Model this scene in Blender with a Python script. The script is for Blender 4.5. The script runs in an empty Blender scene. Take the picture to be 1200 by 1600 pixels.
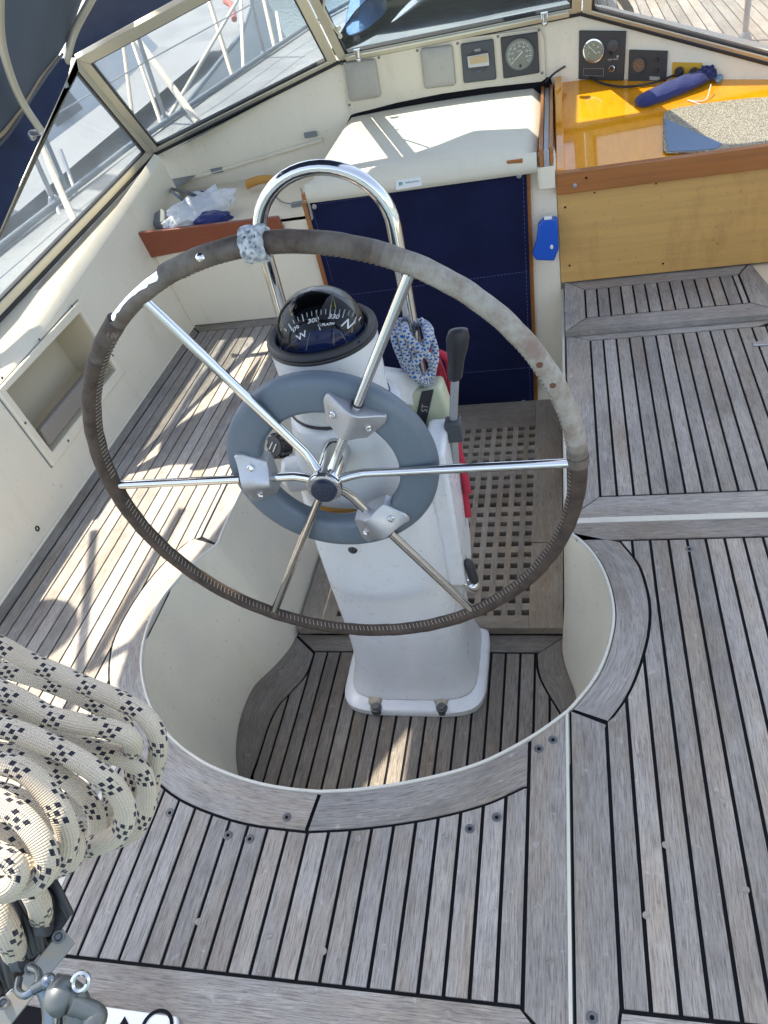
import bpy, math, random
from mathutils import Vector, Matrix
random.seed(7)
R = math.radians
scene = bpy.context.scene
# ------------------------------------------------------------------ camera, sky, sun, exposure
FPX = 1249.0
PITCH, YAW, ROLL = 0.678806486, 0.313306793, -0.237035389
CAM = Vector((0.42, 0.0, 1.4))
_f = Vector((-math.sin(YAW)*math.cos(PITCH), math.cos(YAW)*math.cos(PITCH), -math.sin(PITCH)))
_r = Vector((math.cos(YAW), math.sin(YAW), 0)); _u = _r.cross(_f)
CR = math.cos(ROLL)*_r + math.sin(ROLL)*_u; CU = -math.sin(ROLL)*_r + math.cos(ROLL)*_u
cd = bpy.data.cameras.new('camera'); cam = bpy.data.objects.new('camera', cd); scene.collection.objects.link(cam)
mw = Matrix.Identity(4)
for i in range(3):
    mw[i][0] = CR[i]; mw[i][1] = CU[i]; mw[i][2] = -_f[i]; mw[i][3] = CAM[i]
cam.matrix_world = mw
cd.sensor_fit = 'VERTICAL'; cd.sensor_height = 32.0; cd.lens = FPX/1600*32.0
cd.clip_start = 0.02; cd.clip_end = 2000
scene.camera = cam
SUN_DIR = Vector((0.50, -0.30, -1.0))          # the way the light travels
w = bpy.data.worlds.new('World'); scene.world = w; w.use_nodes = True
nt = w.node_tree; bg = nt.nodes['Background']
sky = nt.nodes.new('ShaderNodeTexSky'); sky.sky_type = 'NISHITA'; sky.sun_disc = False
ts = -SUN_DIR.normalized()
sky.sun_elevation = math.asin(ts.z); sky.sun_rotation = math.atan2(ts.x, ts.y)
sky.air_density = 1.0; sky.dust_density = 2.0; sky.ozone_density = 1.0
hs = nt.nodes.new('ShaderNodeHueSaturation'); hs.inputs['Saturation'].default_value = .72; nt.links.new(sky.outputs[0], hs.inputs['Color']); nt.links.new(hs.outputs[0], bg.inputs[0]); bg.inputs[1].default_value = 0.15
sl = bpy.data.lights.new('sun', 'SUN'); sl.energy = 4.4; sl.angle = R(0.35); sl.color = (1, .90, .74)
so = bpy.data.objects.new('sun', sl); scene.collection.objects.link(so)
so.rotation_euler = SUN_DIR.to_track_quat('-Z', 'Y').to_euler()
scene.view_settings.view_transform = 'Standard'; scene.view_settings.look = 'None'
scene.view_settings.exposure = 1.68; scene.view_settings.gamma = 1.0
scene.cycles.max_bounces = 8; scene.cycles.transparent_max_bounces = 16
scene.cycles.caustics_reflective = False; scene.cycles.caustics_refractive = False

# ------------------------------------------------------------------ placing helpers: a sight line meets a real plane
def ray(x, y): return CR*((x-600)/FPX) - CU*((y-800)/FPX) + _f
def Z(x, y, z=0.0): d = ray(x, y); return CAM + d*((z-CAM.z)/d.z)
def Y(x, y, Yv): d = ray(x, y); return CAM + d*((Yv-CAM.y)/d.y)
def X(x, y, Xv): d = ray(x, y); return CAM + d*((Xv-CAM.x)/d.x)
def plane(a, b, c):
    n = (b-a).cross(c-a).normalized()
    if n.dot(CAM-a) < 0: n = -n
    return a, n
def P(x, y, pl): d = ray(x, y); return CAM + d*((pl[0]-CAM).dot(pl[1])/d.dot(pl[1]))
def D(x, y, dep): return CAM + ray(x, y)*dep
V = Vector

# ------------------------------------------------------------------ mesh builder
class MB:
    def __init__(s): s.v = []; s.f = []; s.uv = []; s.tone = []; s.t = 0.5
    def add(s, vs, fs, uvs=None, tone=None):
        b = len(s.v); s.v += [V(p) for p in vs]
        for i, f in enumerate(fs):
            s.f.append([b+k for k in f]); s.uv.append(uvs[i] if uvs else None); s.tone.append(s.t if tone is None else tone)
        return s
    def box(s, lo, hi, M=None):
        (a, b, c), (d, e, f) = lo, hi
        vs = [V(p) for p in ((a,b,c),(d,b,c),(d,e,c),(a,e,c),(a,b,f),(d,b,f),(d,e,f),(a,e,f))]
        if M is not None: vs = [M @ p for p in vs]
        return s.add(vs, [(0,3,2,1),(4,5,6,7),(0,1,5,4),(1,2,6,5),(2,3,7,6),(3,0,4,7)])
    def prism(s, pts, off):
        """planar outline pts (3D) pushed by vector off"""
        pts = [V(p) for p in pts]; off = V(off); n = len(pts)
        nn = V((0,0,0))
        for i in range(n): nn += pts[i].cross(pts[(i+1) % n])
        if nn.dot(off) > 0: pts.reverse()
        vs = pts + [p+off for p in pts]
        fs = [tuple(range(n)), tuple(range(2*n-1, n-1, -1))] + [(i, i+n, (i+1) % n+n, (i+1) % n) for i in range(n)]
        return s.add(vs, fs)
    def loft(s, rings, closed=True, cap=True):
        n = len(rings[0]); b = len(s.v); vs = [p for r in rings for p in r]; fs = []
        m = n if closed else n-1
        for k in range(len(rings)-1):
            for i in range(m):
                j = (i+1) % n
                fs.append((k*n+i, k*n+j, (k+1)*n+j, (k+1)*n+i))
        if cap and closed:
            fs.append(tuple(reversed(range(n)))); fs.append(tuple(range((len(rings)-1)*n, len(rings)*n)))
        return s.add(vs, fs)
    def tube(s, path, r, n=12, closed=False, cap=True, flat=1.0):
        path = [V(p) for p in path]; N = len(path)
        rs = r if isinstance(r, (list, tuple)) else [r]*N
        tg = []
        for i in range(N):
            a = path[(i-1) % N] if (closed or i > 0) else path[i]
            b = path[(i+1) % N] if (closed or i < N-1) else path[i]
            t = (b-a); tg.append(t.normalized() if t.length > 1e-9 else V((0,0,1)))
        up = V((0,0,1)) if abs(tg[0].z) < .9 else V((1,0,0))
        nn = (up - tg[0]*up.dot(tg[0])).normalized(); b0 = len(s.v); L = 0; Ls = []
        for i in range(N):
            if i: L += (path[i]-path[i-1]).length; nn = (nn - tg[i]*nn.dot(tg[i])).normalized()
            Ls.append(L); bb = tg[i].cross(nn)
            for k in range(n):
                a = 2*math.pi*k/n
                s.v.append(path[i] + nn*(math.cos(a)*rs[i]) + bb*(math.sin(a)*rs[i]*flat))
        Ls.append(L + (path[0]-path[-1]).length)
        for i in range(N if closed else N-1):
            for k in range(n):
                j = (k+1) % n; i2 = (i+1) % N
                s.f.append([b0+i*n+k, b0+i*n+j, b0+i2*n+j, b0+i2*n+k])
                s.uv.append([(Ls[i], k/n), (Ls[i], (k+1)/n), (Ls[i+1], (k+1)/n), (Ls[i+1], k/n)]); s.tone.append(s.t)
        if cap and not closed:
            s.f.append([b0+k for k in reversed(range(n))]); s.uv.append(None); s.tone.append(s.t)
            s.f.append([b0+(N-1)*n+k for k in range(n)]); s.uv.append(None); s.tone.append(s.t)
        return s
    def lathe(s, prof, M, n=32, cap=True):
        """prof: (radius, height) list along local z of M"""
        rings = [[M @ V((r*math.cos(2*math.pi*k/n), r*math.sin(2*math.pi*k/n), h)) for k in range(n)] for r, h in prof]
        return s.loft(rings, True, cap)
    def sphere(s, c, r, n=16, m=10, M=None):
        c = V(c); rr = r if hasattr(r, '__len__') else (r, r, r)
        rings = []
        for i in range(m+1):
            th = -math.pi/2 + math.pi*i/m; th = max(-math.pi/2+.02, min(math.pi/2-.02, th))
            rings.append([V((rr[0]*math.cos(th)*math.cos(2*math.pi*k/n), rr[1]*math.cos(th)*math.sin(2*math.pi*k/n), rr[2]*math.sin(th))) for k in range(n)])
        if M is not None: rings = [[M @ p for p in g] for g in rings]
        return s.loft([[c+p for p in g] for g in rings])

def frame(o, zax, xhint=(1,0,0)):
    z = V(zax).normalized(); x = V(xhint); x = (x - z*x.dot(z)).normalized(); y = z.cross(x)
    M = Matrix.Identity(4)
    for i in range(3): M[i][0] = x[i]; M[i][1] = y[i]; M[i][2] = z[i]; M[i][3] = o[i]
    return M

col = scene.collection
def root_of(o):
    while o.parent: o = o.parent
    return o
def thing(name, label, cat, loc=(0,0,0), group=None, kind=None):
    o = bpy.data.objects.new(name, None); col.objects.link(o); o.location = loc; o.empty_display_size = .05
    if kind: o['kind'] = kind
    else: o['label'] = label; o['category'] = cat
    if group: o['group'] = group
    return o
def obj(name, mb, mat, parent=None, smooth=40, bevel=0, seg=2, sub=0, solid=0, label=None, cat=None, kind=None, group=None, fix=True):
    base = V((0,0,0))
    if parent: base = V(root_of(parent).location)
    elif mb.v and kind is None:
        lo = V([min(p[i] for p in mb.v) for i in range(3)]); hi = V([max(p[i] for p in mb.v) for i in range(3)])
        base = V(((lo.x+hi.x)/2, (lo.y+hi.y)/2, lo.z))
    me = bpy.data.meshes.new(name); me.from_pydata([p-base for p in mb.v], [], mb.f)
    uvl = me.uv_layers.new(name='UVMap'); at = me.attributes.new('tone', 'FLOAT', 'FACE')
    for pi, p in enumerate(me.polygons):
        at.data[pi].value = mb.tone[pi]
        if mb.uv[pi]:
            for k, li in enumerate(p.loop_indices): uvl.data[li].uv = mb.uv[pi][k]
    if fix:
        import bmesh
        bm = bmesh.new(); bm.from_mesh(me); bmesh.ops.recalc_face_normals(bm, faces=bm.faces); bm.to_mesh(me); bm.free()
    if smooth:
        me.polygons.foreach_set('use_smooth', [True]*len(me.polygons))
        me.set_sharp_from_angle(angle=R(smooth))
    me.materials.append(mat)
    o = bpy.data.objects.new(name, me); col.objects.link(o)
    if parent: o.parent = parent
    else: o.location = base
    if bevel:
        b = o.modifiers.new('b', 'BEVEL'); b.width = bevel; b.segments = seg; b.limit_method = 'ANGLE'; b.angle_limit = R(35)
    if solid:
        b = o.modifiers.new('s', 'SOLIDIFY'); b.thickness = solid; b.offset = 0
    if sub:
        b = o.modifiers.new('u', 'SUBSURF'); b.levels = sub; b.render_levels = sub
    if label: o['label'] = label
    if cat: o['category'] = cat
    if kind: o['kind'] = kind
    if group: o['group'] = group
    return o
def text(name, body, size, M, mat, parent, shear=0, bold=0.0):
    c = bpy.data.curves.new(name, 'FONT'); c.body = body; c.size = size; c.align_x = 'CENTER'; c.align_y = 'CENTER'
    c.shear = shear; c.offset = bold; c.extrude = 0.0002
    t = bpy.data.objects.new(name, c); col.objects.link(t)
    me = bpy.data.meshes.new_from_object(t.evaluated_get(bpy.context.evaluated_depsgraph_get()))
    bpy.data.objects.remove(t); bpy.data.curves.remove(c)
    base = V(root_of(parent).location)
    me.transform(M); me.transform(Matrix.Translation(-base)); me.materials.clear(); me.materials.append(mat)
    o = bpy.data.objects.new(name, me); col.objects.link(o); o.parent = parent
    return o

from mathutils import noise as mn
def crumple(mb, c, ax, rx, ry, rz, amp, fq, n=44, m_=26, seed=0):
    x = V(ax).normalized(); z = V((0,0,1)); y = z.cross(x).normalized(); z = x.cross(y); rings = []
    for i in range(m_+1):
        th = math.pi*(.02+.96*i/m_); g = []
        for k_ in range(n):
            a = 2*math.pi*k_/n; d_ = V((math.cos(th), math.sin(th)*math.cos(a), math.sin(th)*math.sin(a)))
            k2 = 1+amp*(abs(mn.noise(d_*fq+V((seed,0,0))))*2-.4)+amp*.5*mn.noise(d_*fq*2.7)
            p = c+x*(d_.x*rx*k2)+y*(d_.y*ry*k2)+z*(max(-.55, d_.z)*rz*k2); g.append(p)
        rings.append(g)
    mb.loft(rings)
# ------------------------------------------------------------------ materials
def mat(name, c=(.5,.5,.5), rough=.5, metal=0, spec=.5, alpha=1, trans=0, emit=None, noise=None, bump=None, coat=0, sheen=0, sss=0):
    m = bpy.data.materials.new(name); m.use_nodes = True; n = m.node_tree; b = n.nodes['Principled BSDF']
    b.inputs['Base Color'].default_value = (*c, 1); b.inputs['Roughness'].default_value = rough; b.inputs['Metallic'].default_value = metal
    b.inputs['Specular IOR Level'].default_value = spec; b.inputs['Transmission Weight'].default_value = trans
    b.inputs['Coat Weight'].default_value = coat; b.inputs['Sheen Weight'].default_value = sheen
    if noise:   # (scale, dark colour, lo, hi)
        sc, c2, lo, hi = noise
        tc = n.nodes.new('ShaderNodeTexCoord'); nz = n.nodes.new('ShaderNodeTexNoise'); nz.inputs['Scale'].default_value = sc; nz.inputs['Detail'].default_value = 6
        mr = n.nodes.new('ShaderNodeMapRange'); mr.inputs[1].default_value = lo; mr.inputs[2].default_value = hi
        mx = n.nodes.new('ShaderNodeMix'); mx.data_type = 'RGBA'; mx.inputs[6].default_value = (*c, 1); mx.inputs[7].default_value = (*c2, 1)
        n.links.new(tc.outputs['Object'], nz.inputs['Vector']); n.links.new(nz.outputs[0], mr.inputs[0]); n.links.new(mr.outputs[0], mx.inputs[0]); n.links.new(mx.outputs[2], b.inputs['Base Color'])
    if bump:    # (scale, strength, distance)
        tc = n.nodes.new('ShaderNodeTexCoord'); nz = n.nodes.new('ShaderNodeTexNoise'); nz.inputs['Scale'].default_value = bump[0]; nz.inputs['Detail'].default_value = 4
        bp = n.nodes.new('ShaderNodeBump'); bp.inputs['Strength'].default_value = bump[1]; bp.inputs['Distance'].default_value = bump[2]
        n.links.new(tc.outputs['Object'], nz.inputs['Vector']); n.links.new(nz.outputs[0], bp.inputs['Height']); n.links.new(bp.outputs[0], b.inputs['Normal'])
    return m
def nodes(m): return m.node_tree.nodes, m.node_tree.links, m.node_tree.nodes['Principled BSDF']
def math_(n, l, op, a, b=None, c=None):
    k = n.new('ShaderNodeMath'); k.operation = op
    for i, q in enumerate((a, b, c)):
        if q is None: continue
        if isinstance(q, (int, float)): k.inputs[i].default_value = q
        else: l.new(q, k.inputs[i])
    return k.outputs[0]
def mixc(n, l, fac, a, b, mode='MIX'):
    k = n.new('ShaderNodeMix'); k.data_type = 'RGBA'; k.blend_type = mode
    for i, q in ((0, fac), (6, a), (7, b)):
        if isinstance(q, tuple): k.inputs[i].default_value = (*q, 1)
        elif isinstance(q, (int, float)): k.inputs[i].default_value = q
        else: l.new(q, k.inputs[i])
    return k.outputs[2]
def ramp(n, l, v, a, b, lo=0.0, hi=1.0):
    k = n.new('ShaderNodeMapRange'); l.new(v, k.inputs[0])
    k.inputs[1].default_value = a; k.inputs[2].default_value = b; k.inputs[3].default_value = lo; k.inputs[4].default_value = hi
    return k.outputs[0]
def noise_(n, l, vec, scale, detail=4, rough=.55):
    k = n.new('ShaderNodeTexNoise'); l.new(vec, k.inputs['Vector']); k.inputs['Scale'].default_value = scale
    k.inputs['Detail'].default_value = detail; k.inputs['Roughness'].default_value = rough; return k.outputs[0]
def mapping(n, l, vec, sc):
    k = n.new('ShaderNodeMapping'); l.new(vec, k.inputs[0]); k.inputs['Scale'].default_value = sc; return k.outputs[0]

def teak(name, light, mid, dark, groove=.9, rough=.85):
    m = mat(name, mid, rough, spec=.18); n, l, b = nodes(m)
    uv = n.new('ShaderNodeUVMap').outputs[0]; tone = n.new('ShaderNodeAttribute'); tone.attribute_name = 'tone'; tone = tone.outputs['Fac']
    wob = noise_(n, l, mapping(n, l, uv, (2.5, 6, 1)), 1, 3)
    sp = n.new('ShaderNodeSeparateXYZ'); l.new(uv, sp.inputs[0]); cb_ = n.new('ShaderNodeCombineXYZ')
    l.new(sp.outputs[0], cb_.inputs[0]); l.new(math_(n, l, 'ADD', sp.outputs[1], math_(n, l, 'MULTIPLY', wob, .022)), cb_.inputs[1]); uw = cb_.outputs[0]
    fine = noise_(n, l, mapping(n, l, uw, (26, 420, 1)), 1, 7, .72)
    fine2 = noise_(n, l, mapping(n, l, uw, (7, 210, 1)), 1, 4, .6)
    med = noise_(n, l, mapping(n, l, uw, (3, 60, 1)), 1, 4, .6)
    big = noise_(n, l, mapping(n, l, uv, (6, 22, 1)), 1, 5, .65)
    tan_ = noise_(n, l, mapping(n, l, uv, (2.0, 7, 1)), 1, 5, .65)
    tc = n.new('ShaderNodeTexCoord').outputs['Object']
    stain = noise_(n, l, tc, 3.2, 6, .65); spots = noise_(n, l, tc, 42, 3, .5)
    c = mixc(n, l, ramp(n, l, med, .3, .7), light, mid)
    c = mixc(n, l, ramp(n, l, tan_, .45, .65, 0, .6), c, (mid[0]*1.0, mid[1]*.84, mid[2]*.64))
    c = mixc(n, l, ramp(n, l, big, .5, .72, 0, .5), c, tuple(x*.55 for x in mid))
    c = mixc(n, l, ramp(n, l, fine2, .5, .66, 0, groove*.6), c, tuple(x*1.6 for x in dark))
    c = mixc(n, l, ramp(n, l, fine, .49, .62, 0, groove), c, dark)
    c = mixc(n, l, ramp(n, l, spots, .66, .74, 0, .5), c, tuple(x*1.2 for x in light))
    v = math_(n, l, 'ADD', ramp(n, l, tone, 0, 1, .80, 1.16), ramp(n, l, stain, .3, .7, -.18, .16))
    cc = n.new('ShaderNodeCombineColor')
    for i in range(3): l.new(v, cc.inputs[i])
    c = mixc(n, l, 1.0, c, cc.outputs[0], 'MULTIPLY')
    l.new(c, b.inputs['Base Color'])
    bp = n.new('ShaderNodeBump'); bp.inputs['Strength'].default_value = .8; bp.inputs['Distance'].default_value = .0018
    l.new(math_(n, l, 'SUBTRACT', 1.0, ramp(n, l, fine, .42, .68)), bp.inputs['Height']); l.new(bp.outputs[0], b.inputs['Normal'])
    return m
M = {}
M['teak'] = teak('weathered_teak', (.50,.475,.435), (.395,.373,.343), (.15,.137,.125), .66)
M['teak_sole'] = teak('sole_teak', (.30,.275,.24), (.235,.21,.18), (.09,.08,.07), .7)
M['grating'] = teak('grating_teak', (.38,.34,.28), (.31,.27,.22), (.13,.105,.08), .6)
M['caulk'] = mat('caulk', (.008,.008,.010), .8, spec=.15)
M['gel'] = mat('cream_gelcoat', (.81,.735,.58), .38, noise=(3, (.77,.695,.54), .4, .75))
M['well'] = mat('well_gelcoat', (.78,.72,.56), .42, noise=(4, (.66,.62,.51), .35, .75))
M['lip'] = mat('lip_gelcoat', (.58,.56,.48), .4)
M['hatchw'] = mat('hatch_nonskid', (.66,.62,.50), .6, bump=(900, .25, .001))
M['paint'] = mat('white_paint', (.70,.715,.72), .28, spec=.5, coat=.2, noise=(5, (.66,.67,.655), .45, .8))
M['steel'] = mat('polished_steel', (.62,.62,.61), .09, 1.0, bump=(60, .02, .001))
M['satin'] = mat('satin_alloy', (.44,.45,.47), .42, .8)
M['alu'] = mat('anodised_frame', (.62,.58,.46), .4, .35)
M['rubber'] = mat('black_rubber', (.014,.014,.016), .5)
M['black'] = mat('black_plastic', (.02,.021,.024), .38)
M['panelblk'] = mat('panel_black', (.035,.037,.042), .45)
M['charcoal'] = mat('charcoal_plastic', (.055,.06,.068), .42)
M['ringgrey'] = mat('slate_plastic', (.105,.135,.165), .42, bump=(700, .08, .0006))
M['navy'] = mat('navy_canvas', (.004,.0065,.034), .85, spec=.2, noise=(5, (.007,.010,.050), .4, .7), bump=(8, .45, .012), sheen=.1)
M['thread'] = mat('seam_thread', (.10,.12,.28), .8)
M['hood'] = mat('hood_canvas', (.012,.022,.065), .9, noise=(9, (.02,.035,.085), .4, .7), bump=(700, .2, .001))
M['hoodlit'] = mat('backlit_canvas', (.085,.10,.125), .9, noise=(4, (.065,.08,.10), .4, .7))  # paler grey stands in for daylight coming through the canvas
M['mahog'] = mat('red_mahogany', (.26,.062,.022), .32, coat=.3)
M['varn'] = mat('varnished_teak', (.86,.35,.006), .10, coat=1.0)
M['trimw'] = mat('oiled_teak_trim', (.40,.145,.035), .3, coat=.4)
M['ply'] = mat('yellow_ply', (.66,.385,.12), .4, coat=.15)
for k, sc_, st in (('mahog', (6, 120, 120), .35), ('trimw', (4, 90, 90), .6), ('ply', (2.2, 60, 60), .3), ('varn', (60, 3, 60), .25)):
    n, l, b = nodes(M[k]); tc = n.new('ShaderNodeTexCoord').outputs['Object']; base = tuple(b.inputs['Base Color'].default_value)[:3]
    g = noise_(n, l, mapping(n, l, tc, sc_), 1, 5, .6); g2 = noise_(n, l, mapping(n, l, tc, tuple(s*.3 for s in sc_)), 1, 3)
    c = mixc(n, l, ramp(n, l, g, .4, .75, 0, st), base, tuple(x*.45 for x in base)); c = mixc(n, l, ramp(n, l, g2, .35, .7, 0, st*.6), c, tuple(x*.7 for x in base))
    l.new(c, b.inputs['Base Color'])
M['white'] = mat('white_plastic', (.8,.8,.78), .4)
M['whitemark'] = mat('white_marking', (.78,.78,.75), .5)
M['yellowmark'] = mat('yellow_marking', (.62,.62,.05), .5)
M['cover'] = mat('grey_cover', (.37,.355,.315), .38)
M['plate'] = mat('cream_plate', (.66,.60,.47), .42)
M['lcd'] = mat('amber_lcd', (.46,.36,.20), .25)
M['dial'] = mat('dial_face', (.19,.20,.17), .35)
M['dialb'] = mat('brown_dial', (.16,.12,.08), .25)
M['yellow'] = mat('yellow_plate', (.62,.36,.03), .35)
M['blue'] = mat('bright_blue_plastic', (.012,.10,.52), .3)
M['bluecap'] = mat('pale_blue_cap', (.16,.28,.42), .4)
M['pouch'] = mat('blue_pouch', (.010,.020,.125), .75, sheen=.2, bump=(28, .5, .01))
M['boxgrey'] = mat('grey_box', (.20,.22,.23), .5)
M['hose'] = mat('cream_box', (.50,.52,.36), .45)
M['orange'] = mat('amber_wood', (.55,.27,.05), .4)
M['deckw'] = mat('white_deck', (.24,.26,.27), .5, noise=(3, (.17,.19,.205), .4, .65))
M['hullw'] = mat('white_hull', (.48,.52,.56), .3)
M['stripe'] = mat('pale_blue_stripe', (.30,.42,.62), .5)
M['toe'] = mat('blue_grey_rail', (.16,.20,.24), .5)
M['tarp'] = mat('blue_tarp', (.10,.22,.42), .7, bump=(14, .6, .03))
M['coverdark'] = mat('slate_boat_cover', (.020,.048,.075), .9, spec=.05)
M['water'] = mat('harbour_water', (.08,.125,.13), .08, bump=(6, .4, .05))
M['cordw'] = mat('white_rope', (.70,.66,.56), .8)
M['pinkrail'] = mat('faded_rail', (.42,.26,.22), .6)
M['knot'] = mat('white_cord', (.50,.52,.53), .8, bump=(300, .8, .002), noise=(90, (.20,.22,.24), .45, .62))
M['red'] = mat('red_rope', (.42,.02,.045), .8, noise=(160, (.16,.02,.03), .55, .7), bump=(400, .5, .001))
M['zip'] = mat('zip_tape', (.30,.22,.13), .6)
M['cuff'] = mat('bare_tube', (.50,.46,.36), .45, .3)
M['mat_grey'] = mat('woven_mat', (.30,.275,.225), .9)
n, l, b = nodes(M['mat_grey']); tc = n.new('ShaderNodeTexCoord').outputs['Object']
vk = n.new('ShaderNodeTexVoronoi'); vk.inputs['Scale'].default_value = 210; l.new(tc, vk.inputs['Vector'])
l.new(mixc(n, l, ramp(n, l, vk.outputs['Distance'], .25, .6), (.56,.50,.38), (.22,.195,.15)), b.inputs['Base Color'])
bp = n.new('ShaderNodeBump'); bp.inputs['Distance'].default_value = .003; bp.invert = True; l.new(vk.outputs['Distance'], bp.inputs['Height']); l.new(bp.outputs[0], b.inputs['Normal'])
def age(key, dirt, amt=.35, sc=7):
    m = M[key]; n, l, b = nodes(m); src = b.inputs['Base Color'].links[0].from_socket if b.inputs['Base Color'].links else tuple(b.inputs['Base Color'].default_value)[:3]
    tc = n.new('ShaderNodeTexCoord').outputs['Object']
    a = ramp(n, l, noise_(n, l, mapping(n, l, tc, (1, 1, .35)), sc, 8, .72), .54, .72, 0, amt); sp = ramp(n, l, noise_(n, l, tc, 85, 3, .6), .66, .72, 0, amt*1.4)
    c = mixc(n, l, a, src, dirt); c = mixc(n, l, sp, c, tuple(x*.6 for x in dirt)); l.new(c, b.inputs['Base Color'])
    r0 = b.inputs['Roughness'].default_value; l.new(ramp(n, l, noise_(n, l, tc, 11, 6, .7), .3, .7, r0*.75, r0*1.5), b.inputs['Roughness'])
age('gel', (.55,.47,.32), .30); age('well', (.50,.45,.33), .38, 5); age('paint', (.50,.48,.40), .30, 9); age('hatchw', (.50,.46,.36), .22); age('ringgrey', (.20,.22,.24), .30, 14); age('plate', (.45,.38,.26), .3, 12); age('cover', (.26,.24,.20), .35, 20); age('deckw', (.12,.13,.14), .4, 4)
age('ply', (.30,.16,.05), .4, 8); age('varn', (.50,.16,.01), .30, 5); age('lip', (.38,.35,.26), .4, 12); age('satin', (.25,.25,.25), .3, 30)
# plastic bag
M['bag'] = mat('thin_plastic_bag', (.82,.85,.88), .22, bump=(22, .7, .02)); n, l, b = nodes(M['bag'])
tr = n.new('ShaderNodeBsdfTransparent'); ms = n.new('ShaderNodeMixShader'); ms.inputs[0].default_value = .62
l.new(tr.outputs[0], ms.inputs[1]); l.new(b.outputs[0], ms.inputs[2]); l.new(ms.outputs[0], n['Material Output'].inputs['Surface'])
# glass: hazy, scratched window acrylic and clear dome
def glass(name, haze, tint=(1,1,1), gl=.10):
    m = mat(name, (.78,.82,.85), .6); n, l, b = nodes(m)
    tr = n.new('ShaderNodeBsdfTransparent'); tr.inputs[0].default_value = (*tint, 1)
    gs = n.new('ShaderNodeBsdfGlossy'); gs.inputs[1].default_value = .02
    fr = n.new('ShaderNodeLayerWeight'); fr.inputs[0].default_value = .18
    a = n.new('ShaderNodeMixShader'); l.new(tr.outputs[0], a.inputs[1]); l.new(b.outputs[0], a.inputs[2])
    tc = n.new('ShaderNodeTexCoord').outputs['Object']; l.new(ramp(n, l, noise_(n, l, tc, 5, 6, .65), .35, .7, haze*.75, haze*1.25), a.inputs[0])
    c = n.new('ShaderNodeMixShader'); l.new(math_(n, l, 'ADD', math_(n, l, 'MULTIPLY', fr.outputs['Facing'], gl*.9), gl*.12), c.inputs[0]); l.new(a.outputs[0], c.inputs[1]); l.new(gs.outputs[0], c.inputs[2])
    l.new(c.outputs[0], n['Material Output'].inputs['Surface']); return m
M['pane'] = glass('hazy_acrylic', .17, (.79,.81,.82))
M['pane_front'] = glass('clean_acrylic', .035, (.74,.80,.84))
M['dome'] = glass('clear_dome', .0, (.97,.97,.97), .16)
# leather with a worn side, by angle stored in tone
M['leather'] = mat('worn_leather', rough=.75); n, l, b = nodes(M['leather'])
at = n.new('ShaderNodeAttribute'); at.attribute_name = 'tone'; tc = n.new('ShaderNodeTexCoord').outputs['Object']
ns = noise_(n, l, tc, 38, 6, .7); ns2 = noise_(n, l, tc, 14, 4); ns3 = noise_(n, l, tc, 260, 3)
dk = mixc(n, l, ramp(n, l, ns, .35, .7), (.034,.023,.017), (.085,.060,.042))
lt = mixc(n, l, ramp(n, l, ns, .42, .66), (.31,.295,.255), (.215,.175,.14)); lt = mixc(n, l, ramp(n, l, ns2, .58, .70, 0, .6), lt, (.16,.08,.055))
f = ramp(n, l, math_(n, l, 'ADD', at.outputs['Fac'], ramp(n, l, ns2, .3, .7, -.14, .14)), .34, .76)
c = mixc(n, l, f, dk, lt); l.new(c, b.inputs['Base Color'])
bp = n.new('ShaderNodeBump'); bp.inputs['Strength'].default_value = .5; bp.inputs['Distance'].default_value = .001; l.new(ns3, bp.inputs['Height']); l.new(bp.outputs[0], b.inputs['Normal'])
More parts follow.
